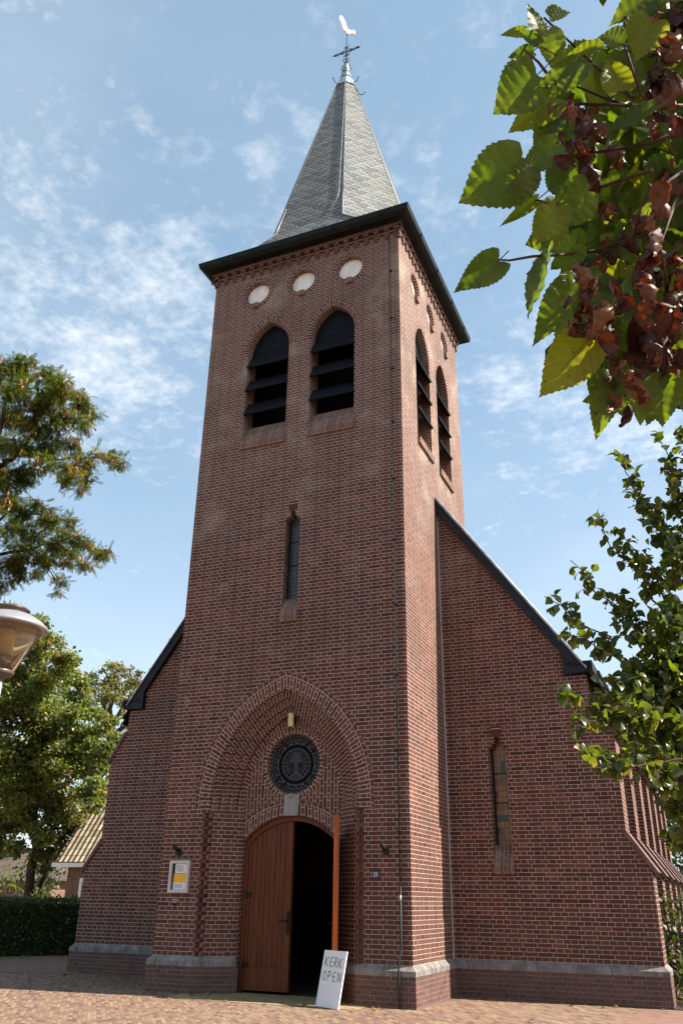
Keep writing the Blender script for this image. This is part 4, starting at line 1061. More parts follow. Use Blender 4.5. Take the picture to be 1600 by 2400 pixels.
b = MB(); b.lathe([(.001, 3.348), (.036, 3.352), (.043, 3.37), (.043, 3.525), (.036, 3.543), (.001, 3.547)], MAT['lamp_glass'], 20, lambda p: Vector((CX+p[0], .205+p[1], p[2]))); b.build('glass', pl_)
b = MB(); b.lathe([(.001, 3.325), (.012, 3.33), (.012, 3.35)], MAT['iron'], 10, lambda p: Vector((CX+p[0], .205+p[1], p[2]))); b.build('finial', pl_)

# ------------------------------------------------------------------ the sign
P1, P2 = Vector((2.571, -.383, 0)), Vector((2.935, -.561, 0)); TL, TR = Vector((2.627, -.269, .577)), Vector((2.994, -.443, .579))
ux = (P2-P1).normalized(); uz = ((TL-P1)+(TR-P2)).normalized(); uy = uz.cross(ux).normalized()
SB = P1+Vector((0, 0, -.004)); SW, SH = (P2-P1).length, .592
FS = lambda u, v, d: SB+ux*u+uz*v+uy*d
sg = thing('sign_board', 'white board lettered KERK OPEN leaning against the open door leaf', 'sign', tuple((P1+P2)/2))
b = MB(); b.box((0, 0, 0), (SW, .014, SH), MAT['white_paint'], lambda p: FS(p[0], p[2], p[1])); b.build('board', sg)
GL = {'K': ([[(0, 0), (0, 1)], [(.55, 1), (.03, .42), (.6, 0)]], .62), 'E': ([[(.52, .97), (.3, 1), (.08, .82), (0, .5), (.08, .16), (.3, 0), (.55, .05)], [(.02, .5), (.45, .5)]], .58),
      'R': ([[(0, 0), (.04, 1), (.38, .97), (.5, .8), (.42, .58), (.05, .46), (.55, 0)]], .58), 'O': ([[(.28, 1), (.1, .85), (0, .5), (.08, .15), (.27, 0), (.46, .15), (.54, .5), (.46, .85), (.28, 1)]], .6),
      'P': ([[(0, 0), (.05, 1), (.38, .97), (.5, .78), (.4, .56), (.05, .46)]], .56), 'N': ([[(0, 0), (.04, 1), (.5, .03), (.52, 1)]], .6)}
b = MB()
def text(word, x, z, h, gap, slope=-.03):
    for ch in word:
        segs, w = GL[ch]
        for s in segs: line2(b, [(x+px*h, z+slope*(x+px*h)+pz*h) for px, pz in s], .0085, -.0003, MAT['ink'], .0008, FS)
        x += w*h+gap
text('KERK', .048, .425, .10, .022); text('OPEN', .045, .275, .10, .030)
b.build('lettering', sg)

# ------------------------------------------------------------------ vegetation
def mesh_many(name, P, tf, tuv, mat, parent=None, smooth=True):
    """P (N,V,3) explicit vertices of N leaves sharing one topology"""
    X = np.zeros((len(P), 3, 4)); X[:, 0, 0] = X[:, 1, 1] = X[:, 2, 2] = 1
    o = scatter(name, P[0], tf, tuv, X, mat, parent, smooth)
    o.data.vertices.foreach_set('co', np.asarray(P, float).reshape(-1)); o.data.update(); return o
def grid_faces(r, c): return [[i*c+j, i*c+j+1, (i+1)*c+j+1, (i+1)*c+j] for i in range(r-1) for j in range(c-1)]
CARD_V, CARD_F = [(-.5, 0, 0), (0, .18, -.10), (.5, 0, 0), (-.42, .5, .06), (0, .6, -.06), (.42, .5, .06), (0, 1, 0)], None
# small leaf: two rows of quads folded along the midrib
LEAF_R = [(0, .02), (.14, .30), (.36, .42), (.62, .33), (.84, .15), (1.0, .01)]
LEAF_V = []; LEAF_UV = []
for t_, w_ in LEAF_R:
    for s_ in (-1, 0, 1): LEAF_V.append((s_*w_, t_-.05*abs(s_), .28*abs(s_)*w_+.10*math.sin(3*t_))); LEAF_UV.append((s_*w_, t_))
LEAF_F = grid_faces(len(LEAF_R), 3)
DIA_V = [(0, 0, 0), (.34, .45, .07), (0, 1, 0), (-.34, .45, .07)]; DIA_F = [[0, 1, 2, 3]]; DIA_UV = [(0, 0), (1, 0), (1, 1), (0, 1)]
PIN_V, PIN_F, PIN_UV = [], [], []
for k in range(8):
    for s_ in (-1, 1):
        y0 = .14+.108*k; L_ = .20*(1-.25*abs(k-3.5)/3.5); a = .25
        b0 = len(PIN_V); dz = -.06-.10*(k/8)**2
        PIN_V += [(0, y0, dz), (s_*L_*.5, y0+L_*a*.5+.052, dz-.01), (s_*L_, y0+L_*a, dz-.045), (s_*L_*.5, y0+L_*a*.5-.044, dz-.01)]
        PIN_F.append([b0, b0+1, b0+2, b0+3]); PIN_UV += DIA_UV
b0 = len(PIN_V); PIN_V += [(-.008, 0, 0), (.008, 0, 0), (.004, 1.0, -.17), (-.004, 1.0, -.17)]; PIN_F.append([b0, b0+1, b0+2, b0+3]); PIN_UV += DIA_UV

def limb(b, p0, p1, r0, r1, mat, sag=0.0, wob=.06, n=7, seg=7):
    p0, p1 = Vector(p0), Vector(p1); L = (p1-p0).length; pts = []; rs = []
    for i in range(seg+1):
        t = i/seg; p = p0.lerp(p1, t)+Vector((0, 0, sag*L*math.sin(math.pi*t)))
        if 0 < i < seg: p += Vector(RNG.normal(size=3))*L*wob*.35
        pts.append(p); rs.append(r0+(r1-r0)*t)
    b.tube(pts, rs, mat, n); return pts

def leafy(name, clumps, per, size, tv, tf, tuv, mat, parent, outward=.6, droop=.3, jitter=.25, up=.7, sub=0, sr=.34):
    X = []
    for c, r in clumps:
        n = max(3, int(per*r[0]*r[2]))
        p, d = in_clump(c, r, n)
        if sub:        # leaves gather in tufts at the twig ends
            k = max(2, int(sub)); cs, _ = in_clump(c, np.array(r)*.95, k, .4); pick = RNG.integers(0, k, n)
            q, d2 = in_clump((0, 0, 0), np.array(r)*sr*np.array([1, 1, .8]), n, .5); m = RNG.random(n) < .86
            p = np.where(m[:, None], cs[pick]+q, p); d = np.where(m[:, None], d2*.7+d*.5, d)
        y = d*outward+rnd(n)*.55+np.array([0, 0, -droop]); nz = rnd(n)*.6+np.array([0, 0, up])
        X.append(frames(y, nz, size*(1+jitter*RNG.normal(size=n)).clip(.5, 1.7), p))
    return scatter(name, tv, tf, tuv, np.concatenate(X), mat, parent)

def px_clumps(L, D, dd, sx=1.0, ox=0, oy=0, ry=1.0, dz=.9):
    o = []
    for x, y, r in L:
        Dq = D+float(RNG.normal())*dd; R = r*sx*Dq/FPX
        o.append((np.array(at(ox+x*sx, oy+y*sx, Dq)), (R, R*ry, R*dz)))
    return o

# --- locust tree, close on the left
LOC = [(40,180,110),(200,200,110),(330,210,85),(120,330,140),(300,350,130),(430,320,105),(540,400,95),(600,470,60),(420,480,130),(250,520,140),(80,520,140),(560,545,55),(0,680,130),(150,700,100),(330,680,105),(480,680,75),
       (640,735,40),(735,755,62),(800,790,42),(560,800,75),(440,820,95),(560,900,65),(300,800,80),(180,850,95),(80,900,105),(420,920,55),(530,965,35),(0,1050,115),(120,1090,100),(260,1080,60),(350,1150,85),(450,1200,65),(500,1280,55),
       (560,1330,55),(640,1390,65),(700,1390,32),(250,1250,105),(100,1250,115),(380,1320,105),(180,1400,115),(300,1430,95),(440,1430,75),(560,1450,55),(60,1480,105),(400,1560,50),(390,1640,26),(240,1510,50),(120,1540,55),(0,1600,75),
       (-220,400,260),(-260,800,280),(-240,1200,260),(-200,1500,200)]
lt = thing('locust_tree', 'tall feathery leaved tree with brown seed pods at the left edge', 'tree', (-8.6, 2.4, 0))
cl = px_clumps(LOC, 20.5, .9, .3571, 0, 800, 1.1, .85)
leafy('crown', cl, 2500, .19, PIN_V, PIN_F, PIN_UV, MAT['locust_leaf'], lt, .75, .5, .25, .8, sub=9, sr=.36)
PODV = [(-.5, 0, 0), (.5, 0, 0), (.6, -.5, .12), (-.6, -.5, .12), (.35, -1, 0), (-.35, -1, 0)]; PODF = [[0, 1, 2, 3], [3, 2, 4, 5]]; PODUV = [(0, 0)]*6
X = []
for (c, r), (px, py, pr) in zip(cl, LOC):
    if px < -50: continue
    for q in range(int(pr/11)):
        p, d = in_clump(c, np.array(r)*.95, 1); n = RNG.integers(5, 11); pos = p+rnd(n)*.045
        A = frames(np.tile([0, 0, 1.0], (n, 1))+rnd(n)*.25, rnd(n), (.095+.02*RNG.normal(size=n)).clip(.05, .14), pos); A[:, :, 0] *= .26; X.append(A)
scatter('seed_pods', PODV, PODF, PODUV, np.concatenate(X), MAT['pod'], lt)
b = MB(); T0 = Vector((-8.6, 2.4, -.1)); T1 = at(-110, 1330, 20.8)
limb(b, T0, T1, .24, .16, MAT['bark'], 0, .03, 10)
hub = at(-20, 1105, 20.8); limb(b, T1, hub, .15, .10, MAT['bark'], .03)
for p0, p1, r in ((hub, (40, 1065, 20.6), .085), ((40, 1065, 20.6), (75, 1020, 20.5), .06), ((40, 1065, 20.6), (110, 1080, 20.4), .045), ((75, 1020, 20.5), (92, 940, 20.4), .05), ((75, 1020, 20.5), (135, 990, 20.3), .03), ((92, 940, 20.4), (88, 890, 20.3), .035),
                  ((92, 940, 20.4), (150, 900, 20.2), .025), ((110, 1080, 20.4), (200, 1075, 20.4), .03), ((200, 1075, 20.4), (262, 1072, 20.4), .018), (T1, (60, 1290, 20.6), .06), ((60, 1290, 20.6), (150, 1270, 20.5), .035), ((150, 1270, 20.5), (225, 1295, 20.5), .02),
                  (T1, (20, 1200, 20.5), .05), ((20, 1200, 20.5), (120, 1210, 20.4), .03), ((60, 1290, 20.6), (130, 1360, 20.6), .022), (hub, (10, 960, 20.5), .07), ((10, 960, 20.5), (30, 870, 20.4), .04)):
    q0 = p0 if isinstance(p0, Vector) else at(*p0); limb(b, q0, at(*p1), r, r*.62, MAT['bark'], .03, .08, 6, 5)
b.build('trunk', lt)

# --- maple behind the hedge
MAP = [(30,1450,42),(78,1478,42),(120,1505,32),(60,1540,55),(140,1560,42),(168,1545,22),(40,1620,65),(120,1640,58),(180,1610,36),(202,1660,32),(60,1720,75),(150,1730,65),(222,1720,36),(250,1690,25),(265,1740,30),(20,1800,65),(110,1810,65),(190,1800,52),(245,1790,34),
       (60,1880,52),(140,1890,52),(200,1860,46),(232,1850,28),(20,1925,42),(95,1945,32),(155,1965,34),(190,1935,22),(0,1960,25),(-60,1650,90),(-60,1800,90),(110,1985,24),(40,1985,26),(100,2015,30),(150,2000,26),(-10,1990,26),(60,1790,60),(150,1780,50),(70,1660,60),(90,1840,55),(30,1870,50),(170,1700,50),(100,1590,50),(170,1910,36),(60,1935,34),(215,1800,34),(225,1760,32)]
mt = thing('maple_tree', 'broad maple with pale green and rusty seed clusters standing behind the hedge', 'tree', (-12.4, 10.4, 0))
mc = px_clumps(MAP, 28, 1.0, 1, 0, 0, 1.2, .9)
leafy('crown', mc, 4600, .115, DIA_V, DIA_F, DIA_UV, MAT['maple_leaf'], mt, .5, .35, .3, .6, sub=12, sr=.42)
b = MB(); mb = at(70, 2120, 28); mb.z = -.1; mh = at(82, 1960, 28)
limb(b, mb, mh, .17, .13, MAT['bark'], 0, .03, 9); limb(b, at(92, 2080, 28.2), at(125, 1990, 28.2), .08, .05, MAT['bark'])
for p in ((30, 1880), (140, 1880), (80, 1780), (190, 1800), (40, 1650), (130, 1640), (10, 1930), (90, 1540), (180, 1930)): limb(b, mh, at(*p, 28), .09, .02, MAT['bark'], .04, .08, 6)
b.build('trunk', mt)

# --- far tree, seen between the maple and the church
FAR = [(228,1588,30),(275,1572,26),(312,1588,26),(332,1612,17),(212,1628,26),(258,1625,36),(308,1640,28),(240,1672,26),(222,1655,25),(330,1650,22),(300,1690,24),(280,1735,30),(310,1740,28),(255,1560,14),(245,1608,24),(290,1605,26)]
ft = thing('far_tree', 'round crowned tree with dark limbs standing far behind the maple', 'tree', tuple(at(265, 2105, 46)*1.0)[:2]+(0,))
leafy('crown', px_clumps(FAR, 46, 1.4, 1, 0, 0, 1.2, .9), 1300, .15, DIA_V, DIA_F, DIA_UV, MAT['oak_leaf'], ft, .5, .2, .3, .6, sub=9, sr=.33)
b = MB(); p0 = at(262, 2105, 46); p0.z = -.1; p1 = at(262, 1740, 46); limb(b, p0, p1, .35, .26, MAT['bark'])
for p in ((225, 1600), (245, 1570), (275, 1600), (305, 1600), (290, 1690), (225, 1660), (320, 1650)): limb(b, p1, at(*p, 46), .14, .03, MAT['bark'], .02, .1, 6)
b.build('trunk', ft)

# --- hedge
hd = thing('hedge', 'clipped dark green hedge left of the church in its shadow', 'hedge', (-5.4, 4.3, 0))
ha, hb_ = np.array([-7.6, .1]), np.array([-3.6, 7.7]); hdv = (hb_-ha)/np.linalg.norm(hb_-ha); hn_ = np.array([hdv[1], -hdv[0]]); HL = np.linalg.norm(hb_-ha); HH = 1.02; HWD = .7
n = 15000; u = RNG.random(n)*HL; side = RNG.random(n) < .62; v = np.where(side, RNG.normal(size=n)*.035, -RNG.random(n)*HWD); z = np.where(side, RNG.random(n)*HH, HH+RNG.normal(size=n)*.03)
p = np.stack([ha[0]+hdv[0]*u+hn_[0]*v, ha[1]+hdv[1]*u+hn_[1]*v, z], 1); outn = np.where(side[:, None], np.array([hn_[0], hn_[1], .2]), np.array([0, 0, 1.0]))
scatter('leaves', DIA_V, DIA_F, DIA_UV, frames(rnd(n)+outn*.4, outn+rnd(n)*.6, (.062+.014*RNG.normal(size=n)).clip(.03, .1), p), MAT['hedge_leaf'], hd)
b = MB(); q = lambda uu, vv, zz: (ha[0]+hdv[0]*uu+hn_[0]*vv, ha[1]+hdv[1]*uu+hn_[1]*vv, zz)
b.box((0, -HWD, -.1), (HL, -.05, HH-.05), MAT['yew_leaf'], lambda p: Vector(q(*p))); b.build('dense_core', hd)

# --- shrubs
def shrub(name, label, clumps, mat, per, size, group=None, tv=(DIA_V, DIA_F, DIA_UV)):
    c = np.mean([k[0] for k in clumps], axis=0)
    t = thing(name, label, 'shrub', (c[0], c[1], 0), group)
    leafy('foliage', clumps, per, size, *tv, mat, t, .6, .1, .3, .5)
    b = MB()
    for k, r in clumps[:5]: limb(b, (c[0]+RNG.normal()*.08, c[1]+RNG.normal()*.08, -.05), k, .03, .008, MAT['bark'], 0, .08, 5)
    b.build('stem', t); return t
shrub('yellow_shrub', 'yellow green shrub rising over the left end of the hedge', px_clumps([(0,2070,26),(25,2060,22),(8,2040,18),(-20,2060,30),(40,2085,16)], 19, .3), MAT['shrub_leaf'], 900, .08)
shrub('garden_shrub', 'light green shrub over the hedge below the tiled eaves', px_clumps([(92,2098,16),(112,2090,16),(128,2102,12),(75,2104,12)], 20, .3), MAT['shrub_leaf'], 900, .075)
shrub('dark_shrub', 'dark bush in the shade behind the hedge and maple trunk', px_clumps([(100,2040,34),(60,2050,30),(130,2010,26),(50,2095,26),(110,2080,30),(130,2060,24),(80,2020,24)], 31, .5), MAT['yew_leaf'], 500, .13)
yw = lambda L: [(np.array(c), np.array(r)) for c, r in L]
shrub('evergreen_shrub', 'dark evergreen shrub growing behind the right corner of the church', yw([((6.2,2.85,.55), (.30,.40,.45)), ((6.3,3.0,.98), (.30,.42,.34)), ((6.55,2.7,.4), (.28,.35,.36)), ((6.7,3.2,.9), (.38,.45,.5)), ((7.2,3.6,1.2), (.5,.6,.5))]), MAT['yew_leaf'], 1700, .075)
shrub('low_shrub', 'sunlit low shrub beside the plinth at the right corner of the church', yw([((6.52,2.38,.16), (.11,.22,.17)), ((6.62,2.5,.36), (.15,.25,.2)), ((6.8,2.3,.25), (.22,.28,.25)), ((7.2,2.2,.3), (.3,.3,.3))]), MAT['shrub_leaf'], 2600, .05)
shrub('tall_bush', 'tall dark bush along the side of the nave', yw([((7.6,6.5,1.4), (.8,1,1.2)), ((7.9,8.5,2.0), (.9,1.2,1.4)), ((7.7,11,2.0), (.9,1.2,1.5)), ((8.2,5.2,1.0), (.7,.8,.9))]), MAT['yew_leaf'], 420, .11)

def bg_tree(label, L, D, mat, per, size, base):
    t = thing('background_tree', label, 'tree', base); c = px_clumps(L, D, 1.0)
    leafy('crown', c, per, size, DIA_V, DIA_F, DIA_UV, mat, t, .5, .2, .3, .6)
    b = MB(); top = Vector(np.mean([k[0] for k in c], axis=0)); limb(b, (base[0], base[1], -.1), top, .25, .12, MAT['bark'])
    for k, r in c[:8]: limb(b, (top+Vector(base))/2, k, .08, .02, MAT['bark'], 0, .08, 5)
    b.build('trunk', t)
bg_tree('dark tree behind the nave seen past the gutter at the right edge', [(1505,1665,28),(1560,1680,50),(1600,1740,70),(1535,1755,36),(1590,1850,60),(1470,1640,18),(1540,1640,26),(1600,1640,60),(1555,1800,40),(1610,1950,60),(1590,2020,40),(1570,1900,40),(1600,2080,50)], 30, MAT['yew_leaf'], 1100, .14, (10.6, 16.5, 0))

# --- the neighbouring house, and a farther one
hs = thing('tiled_house', 'low brick house with lichen covered pantile roof behind the hedge', 'house', (-9, 14, 0))
b = MB(); HB = MAT['brick_house']; hx0, hx1, hy0, hy1 = -11.95, -5.0, 12.55, 17.0
b.poly([(hx0, hy0, -.1), (hx1, hy0, -.1), (hx1, hy0, 2.1), (hx0, hy0, 2.1)], HB); b.poly([(hx0, hy1, -.1), (hx0, hy0, -.1), (hx0, hy0, 2.1), (hx0, (hy0+hy1)/2, 5.2), (hx0, hy1, 2.1)], HB)
b.poly([(hx1, hy0, -.1), (hx1, hy1, -.1), (hx1, hy1, 2.1), (hx1, (hy0+hy1)/2, 5.2), (hx1, hy0, 2.1)], HB); b.build('wall', hs)
b = MB(); ym = (hy0+hy1)/2; rz = lambda y: 2.08+1.40*(y-12.3); sl = 1.72
b.poly([(-12.28, 12.3, 2.08), (-4.8, 12.3, 2.08), (-4.8, ym, rz(ym)), (-12.28, ym, rz(ym))], MAT['tiles'], [(-12.28, 0), (-4.8, 0), (-4.8, (ym-12.3)*sl), (-12.28, (ym-12.3)*sl)])
b.poly([(-4.8, hy1+.25, 2.08), (-12.28, hy1+.25, 2.08), (-12.28, ym, rz(ym)), (-4.8, ym, rz(ym))], MAT['tiles'])
for i in range(22):          # stepped verge of the pantiles
    y = 12.3+i*(ym-12.3)/22; z = rz(y); b.box((-12.33, y, z-.09), (-12.16, y+.115, z+.05), MAT['tiles_dark'])
roof_h = b.build('roof', hs)
b = MB(); b.box((-12.31, 12.16, 1.93), (-4.8, 12.42, 2.05), MAT['paint_edge']); b.box((-12.26, 12.40, 1.95), (-4.8, 12.56, 1.99), MAT['paint_edge']); b.build('gutter_board', hs)
b = MB(); wx0, wx1, wz0, wz1 = -11.40, -9.6, .55, 1.62
for q_ in ((wx0, wx0+.10, wz0, wz1), (wx1-.10, wx1, wz0, wz1), (wx0+.10, wx1-.10, wz0, wz0+.09), (wx0+.10, wx1-.10, wz1-.09, wz1)): b.box((q_[0], 12.49, q_[2]), (q_[1], 12.57, q_[3]), MAT['paint_edge'])
wd = b.build('window', hs); b = MB(); b.poly([(wx0+.1, 12.54, wz0+.09), (wx1-.1, 12.54, wz0+.09), (wx1-.1, 12.54, wz1-.09), (wx0+.1, 12.54, wz1-.09)], MAT['dark_glass']); b.build('pane', wd)
fh_ = thing('far_house', 'distant house with dark tiled hip roof and brick chimney at the left edge', 'house', (-26.5, 27, 0))
b = MB(); b.box((-32, 25, -.1), (-23.2, 31, 1.75), HB); b.build('wall', fh_)
b = MB(); A_, B_, C_, D_ = (-32.4, 24.6, 1.75), (-22.8, 24.6, 1.75), (-22.8, 31.4, 1.75), (-32.4, 31.4, 1.75); R0, R1 = (-29.5, 28, 3.35), (-26.9, 28, 3.35)
TD = MAT['tiles_dark']
b.poly([A_, B_, R1, R0], TD, [(0, 0), (9.6, 0), (5.5, 3.8), (2.9, 3.8)]); b.poly([B_, C_, R1], TD, [(0, 0), (6.8, 0), (3.4, 3.8)]); b.poly([C_, D_, R0, R1], TD); b.poly([D_, A_, R0], TD)
b.tube([R0, R1], .09, TD, 6); b.tube([R1, B_], .08, TD, 6); rr_ = b.build('roof', fh_)
b = MB(); cp = on_y(32, 1990, 27.6); b.box((cp.x-.35, 27.3, 2.8), (cp.x+.30, 27.9, cp.z+.05), HB); b.box((cp.x-.40, 27.25, cp.z+.052), (cp.x+.35, 27.95, cp.z+.13), TD); b.build('chimney', rr_)

# --- street lamp at the left edge
lp = thing('street_lamp', 'cone shaped street lamp with grey metal cap at the left edge', 'street lamp', tuple(at(12, 1500, 4.0))[:2]+(0,))
lx, ly, lz = at(12, 1500, 4.0); LF = lambda p: Vector((lx+p[0]*.94, ly+p[1]*.94, lz+p[2]))
zt = at(12, 1470, 4.0).z-lz
def shade_mat():
    m, t, p = new_mat('yellowed acrylic cone'); n = t.noise(posn(t), 5, 4, .6)
    t.l.new(t.mix(n, (.66, .55, .40, 1), (.78, .67, .50, 1)), p.inputs['Base Color'])
    p.inputs['Roughness'].default_value = .10; p.inputs['Transmission Weight'].default_value = .93; p.inputs['IOR'].default_value = 1.12; p.inputs['Coat Weight'].default_value = .25; p.inputs['Coat Roughness'].default_value = .3
    return m
LAMPCAP = plain_mat('grey lamp cap', (.30, .28, .30), .35, .5, metal=.35, var=.12)
LAMPBR = plain_mat('brown lamp base', (.09, .055, .045), .4, .5, var=.3)
b = MB(); b.lathe([(.196, .052), (.204, .058), (.20, .068), (.175, .090), (.13, .116), (.09, .128), (.06, .130)], LAMPCAP, 48, LF); b.lathe([(.001, .055), (.196, .052)], LAMPCAP, 48, LF); cp_ = b.build('cap', lp)
b = MB(); b.lathe([(.088, .126), (.085, .142), (.098, .146), (.10, .150), (.085, .160), (.04, .168), (.001, .170)], LAMPBR, 40, LF); b.build('vent_knob', cp_)
b = MB(); b.lathe([(.172, .045), (.070, -.150), (.066, -.150), (.168, .045)], shade_mat(), 48, LF); b.build('shade', lp)
b = MB(); b.lathe([(.001, -.148), (.052, -.148), (.052, -.085), (.001, -.083)], LAMPBR, 32, LF); b.build('lamp_holder', lp)
b = MB(); b.lathe([(.001, -.083), (.046, -.082), (.050, .03), (.046, .05), (.001, .05)], MAT['lamp_glass'], 32, LF); b.build('bulb', lp)
b = MB(); b.lathe([(.071, -.150), (.075, -.156), (.070, -.168), (.045, -.178), (.03, -.19), (.026, -.20)], LAMPBR, 40, LF); b.lathe([(.026, -.20), (.026, -.34), (.034, -.36), (.04, -1.2), (.045, -lz-.1)], plain_mat('grey green lamp post', (.36, .42, .42), .5, .4, var=.15), 24, LF); b.build('post', lp)

# --- lime tree at the right, branches reaching in
lm = thing('lime_tree', 'lime tree at the right edge with small leaves on thin arching twigs', 'tree', tuple(at(1960, 1900, 6.0))[:2]+(0,))
b = MB(); tb = Vector(at(1960, 1900, 6.0)); tb.z = -.1; tt = at(1880, 1500, 6.0); limb(b, tb, tt, .13, .10, MAT['bark'], 0, .02, 10); limb(b, tt, at(1800, 900, 6.0), .09, .05, MAT['bark'])
BR = [((1650,1745),(1275,1398),5.2,.010),((1670,1700),(1335,1312),5.4,.010),((1690,1650),(1395,1217),5.5,.010),((1700,1550),(1450,1070),5.6,.010),((1700,1450),(1540,1022),5.7,.009),((1700,1350),(1590,1012),5.8,.009),((1680,1720),(1345,1490),5.1,.010),
      ((1690,1740),(1310,1622),4.9,.009),((1690,1765),(1352,1690),4.8,.009),((1690,1870),(1375,1776),4.6,.007),((1690,1800),(1410,1800),4.7,.006),((1700,1700),(1480,1470),5.3,.009),((1720,1600),(1500,1340),5.5,.009),((1720,1500),(1525,1200),5.6,.009),((1720,1400),(1565,1110),5.7,.008),
      ((1690,1720),(1430,1590),5.0,.008),((1700,1800),(1480,1720),4.9,.008),((1700,1850),(1540,1850),5.0,.007),((1700,1650),(1420,1390),5.6,.008),((1700,1560),(1450,1250),5.7,.008),((1710,1500),(1480,1150),5.8,.008),((1700,1780),(1450,1650),4.8,.008),((1700,1600),(1560,1400),5.4,.008),((1700,1500),(1580,1250),5.5,.008),((1700,1900),(1570,1900),5.2,.006)]
LX = []
for (s0, s1, D, r) in BR:
    p0 = at(*s0, D+.35); p1 = at(*s1, D); L = (p1-p0).length
    pts = limb(b, p0, p1, r*1.15, .0026, MAT['twig'], .05, .045, 5, 12)
    limb(b, tt.lerp(at(1800, 900, 6.0), .5 if s0[1] < 1500 else .05), p0, .03, r*1.15, MAT['bark'], 0, .03, 6)
    for i in range(3, len(pts)):
        t = i/(len(pts)-1)
        for k in range(4 if t > .5 else 3):
            base = pts[i-1].lerp(pts[i], RNG.random()); dv = Vector(RNG.normal(size=3)); ax = (pts[i]-pts[i-1]).normalized(); dv = (dv-ax*dv.dot(ax)*.6).normalized()
            tl = float(RNG.random())*.20*(1.1-t*.75)+.035; tip = base+(dv*.75+ax*.55+Vector((0, 0, .05)))*tl
            b.tube([base, base.lerp(tip, .5)+Vector((0, 0, .008)), tip], [.0026, .002, .0014], MAT['twig'], 4, False)
            m_ = 2+int(tl*23)
            for j in range(m_):
                q = base.lerp(tip, (j+.7)/m_); yv = Vector(RNG.normal(size=3))*.6+Vector((0, 0, -.45))+dv*.4
                LX.append((q, yv, RNG.normal(size=3)*.55+np.array([0, 0, .8]), .058*(1+.25*RNG.normal())))
LX2 = frames([x[1] for x in LX], np.array([x[2] for x in LX]), np.array([x[3] for x in LX]).clip(.03, .095), [x[0] for x in LX])
ccl = px_clumps([(1570,1450,50),(1585,1600,70),(1570,1700,75),(1490,1680,52),(1430,1668,38),(1595,1320,42),(1590,1820,50),(1545,1780,40),(1500,1590,42),(1560,1540,50),(1590,1190,30),(1530,1650,60),(1460,1640,34),(1560,1750,50),(1595,1890,38),(1585,1960,30),(1400,1655,22)], 5.5, .25)
cco = px_clumps([(1700,1200,110),(1720,1400,120),(1720,1600,120),(1800,1000,140),(1700,1000,90),(1850,1300,150),(1850,1550,140),(1700,1780,90)], 5.8, .3)  # crown clumps out of view, added to shade the visible twigs
AX = [LX2]
for (c, r), per in [(q, 1.5) for q in ccl]+[(q, .45) for q in cco]:
    n = int(2100*r[0]*r[2]*per*2.6)+6; p, d = in_clump(c, r, n); AX.append(frames(rnd(n)*.6+np.array([0, 0, -.5])+d*.4, rnd(n)*.6+np.array([0, 0, .75]), (.062*(1+.22*RNG.normal(size=n))).clip(.03, .095), p))
scatter('crown', LEAF_V, LEAF_F, LEAF_UV, np.concatenate(AX), MAT['lime_leaf'], lm, True)
b.build('trunk', lm)

# --- big leaved branch hanging into the top right corner, close to the camera
NR, NCL = 28, 9
def leaf_pts(P0, P1, nrm, wf=1.0, fold=.15, droop=.12, wav=.03):
    P0, P1 = np.array(P0), np.array(P1); y = P1-P0; L = np.linalg.norm(y); y /= L; nrm = np.array(nrm, float)
    x = np.cross(y, nrm); x /= np.linalg.norm(x); z = np.cross(x, y); ph = RNG.random()*6; out = np.zeros((NR*NCL, 3))
    asym = 1+.12*RNG.normal()
    for i in range(NR):
        t = i/(NR-1); w = .50*max(0, math.sin(math.pi*min(1, t+.004)**.60))**.72*(1-.62*t**4)+.004
        for j in range(NCL):
            s = -1+2*j/(NCL-1); e = abs(s); ww = w*(asym if s > 0 else 2-asym)
            ser = (1+(.05 if i % 2 else -.015)*(e > .99)) if 1 < i < NR-1 else 1
            lx_ = s*ww*ser*wf; ly_ = t-.20*e**1.5*math.exp(-t*5.5)*min(1, t*30+.3)+.02*e*(i % 2)*(e > .99)
            lz_ = fold*abs(lx_)-droop*(t*t)+wav*math.sin(ph+5*ly_+7*lx_)+.018*math.sin(ph*2+40*t)*e
            out[i*NCL+j] = P0+(x*lx_+y*ly_+z*lz_)*L
    return out
BLF = grid_faces(NR, NCL); BLUV = [(-.5+j/(NCL-1), i/(NR-1)) for i in range(NR) for j in range(NCL)]
C3 = lambda x, y, D: at(1040+x*.4424, y*.4424, D)
VN = -FW
leaves = []
def add(b_, t_, D=1.05, wf=1.0, fold=.15, tilt=None, dd=0.0, droop=.10):
    P0 = C3(*b_, D); P1 = C3(*t_, D+dd); n_ = VN*.9+Vector(RNG.normal(size=3))*.22+(Vector(tilt) if tilt else Vector((0, 0, 0)))
    leaves.append((P0, P1, n_, wf, fold, droop))
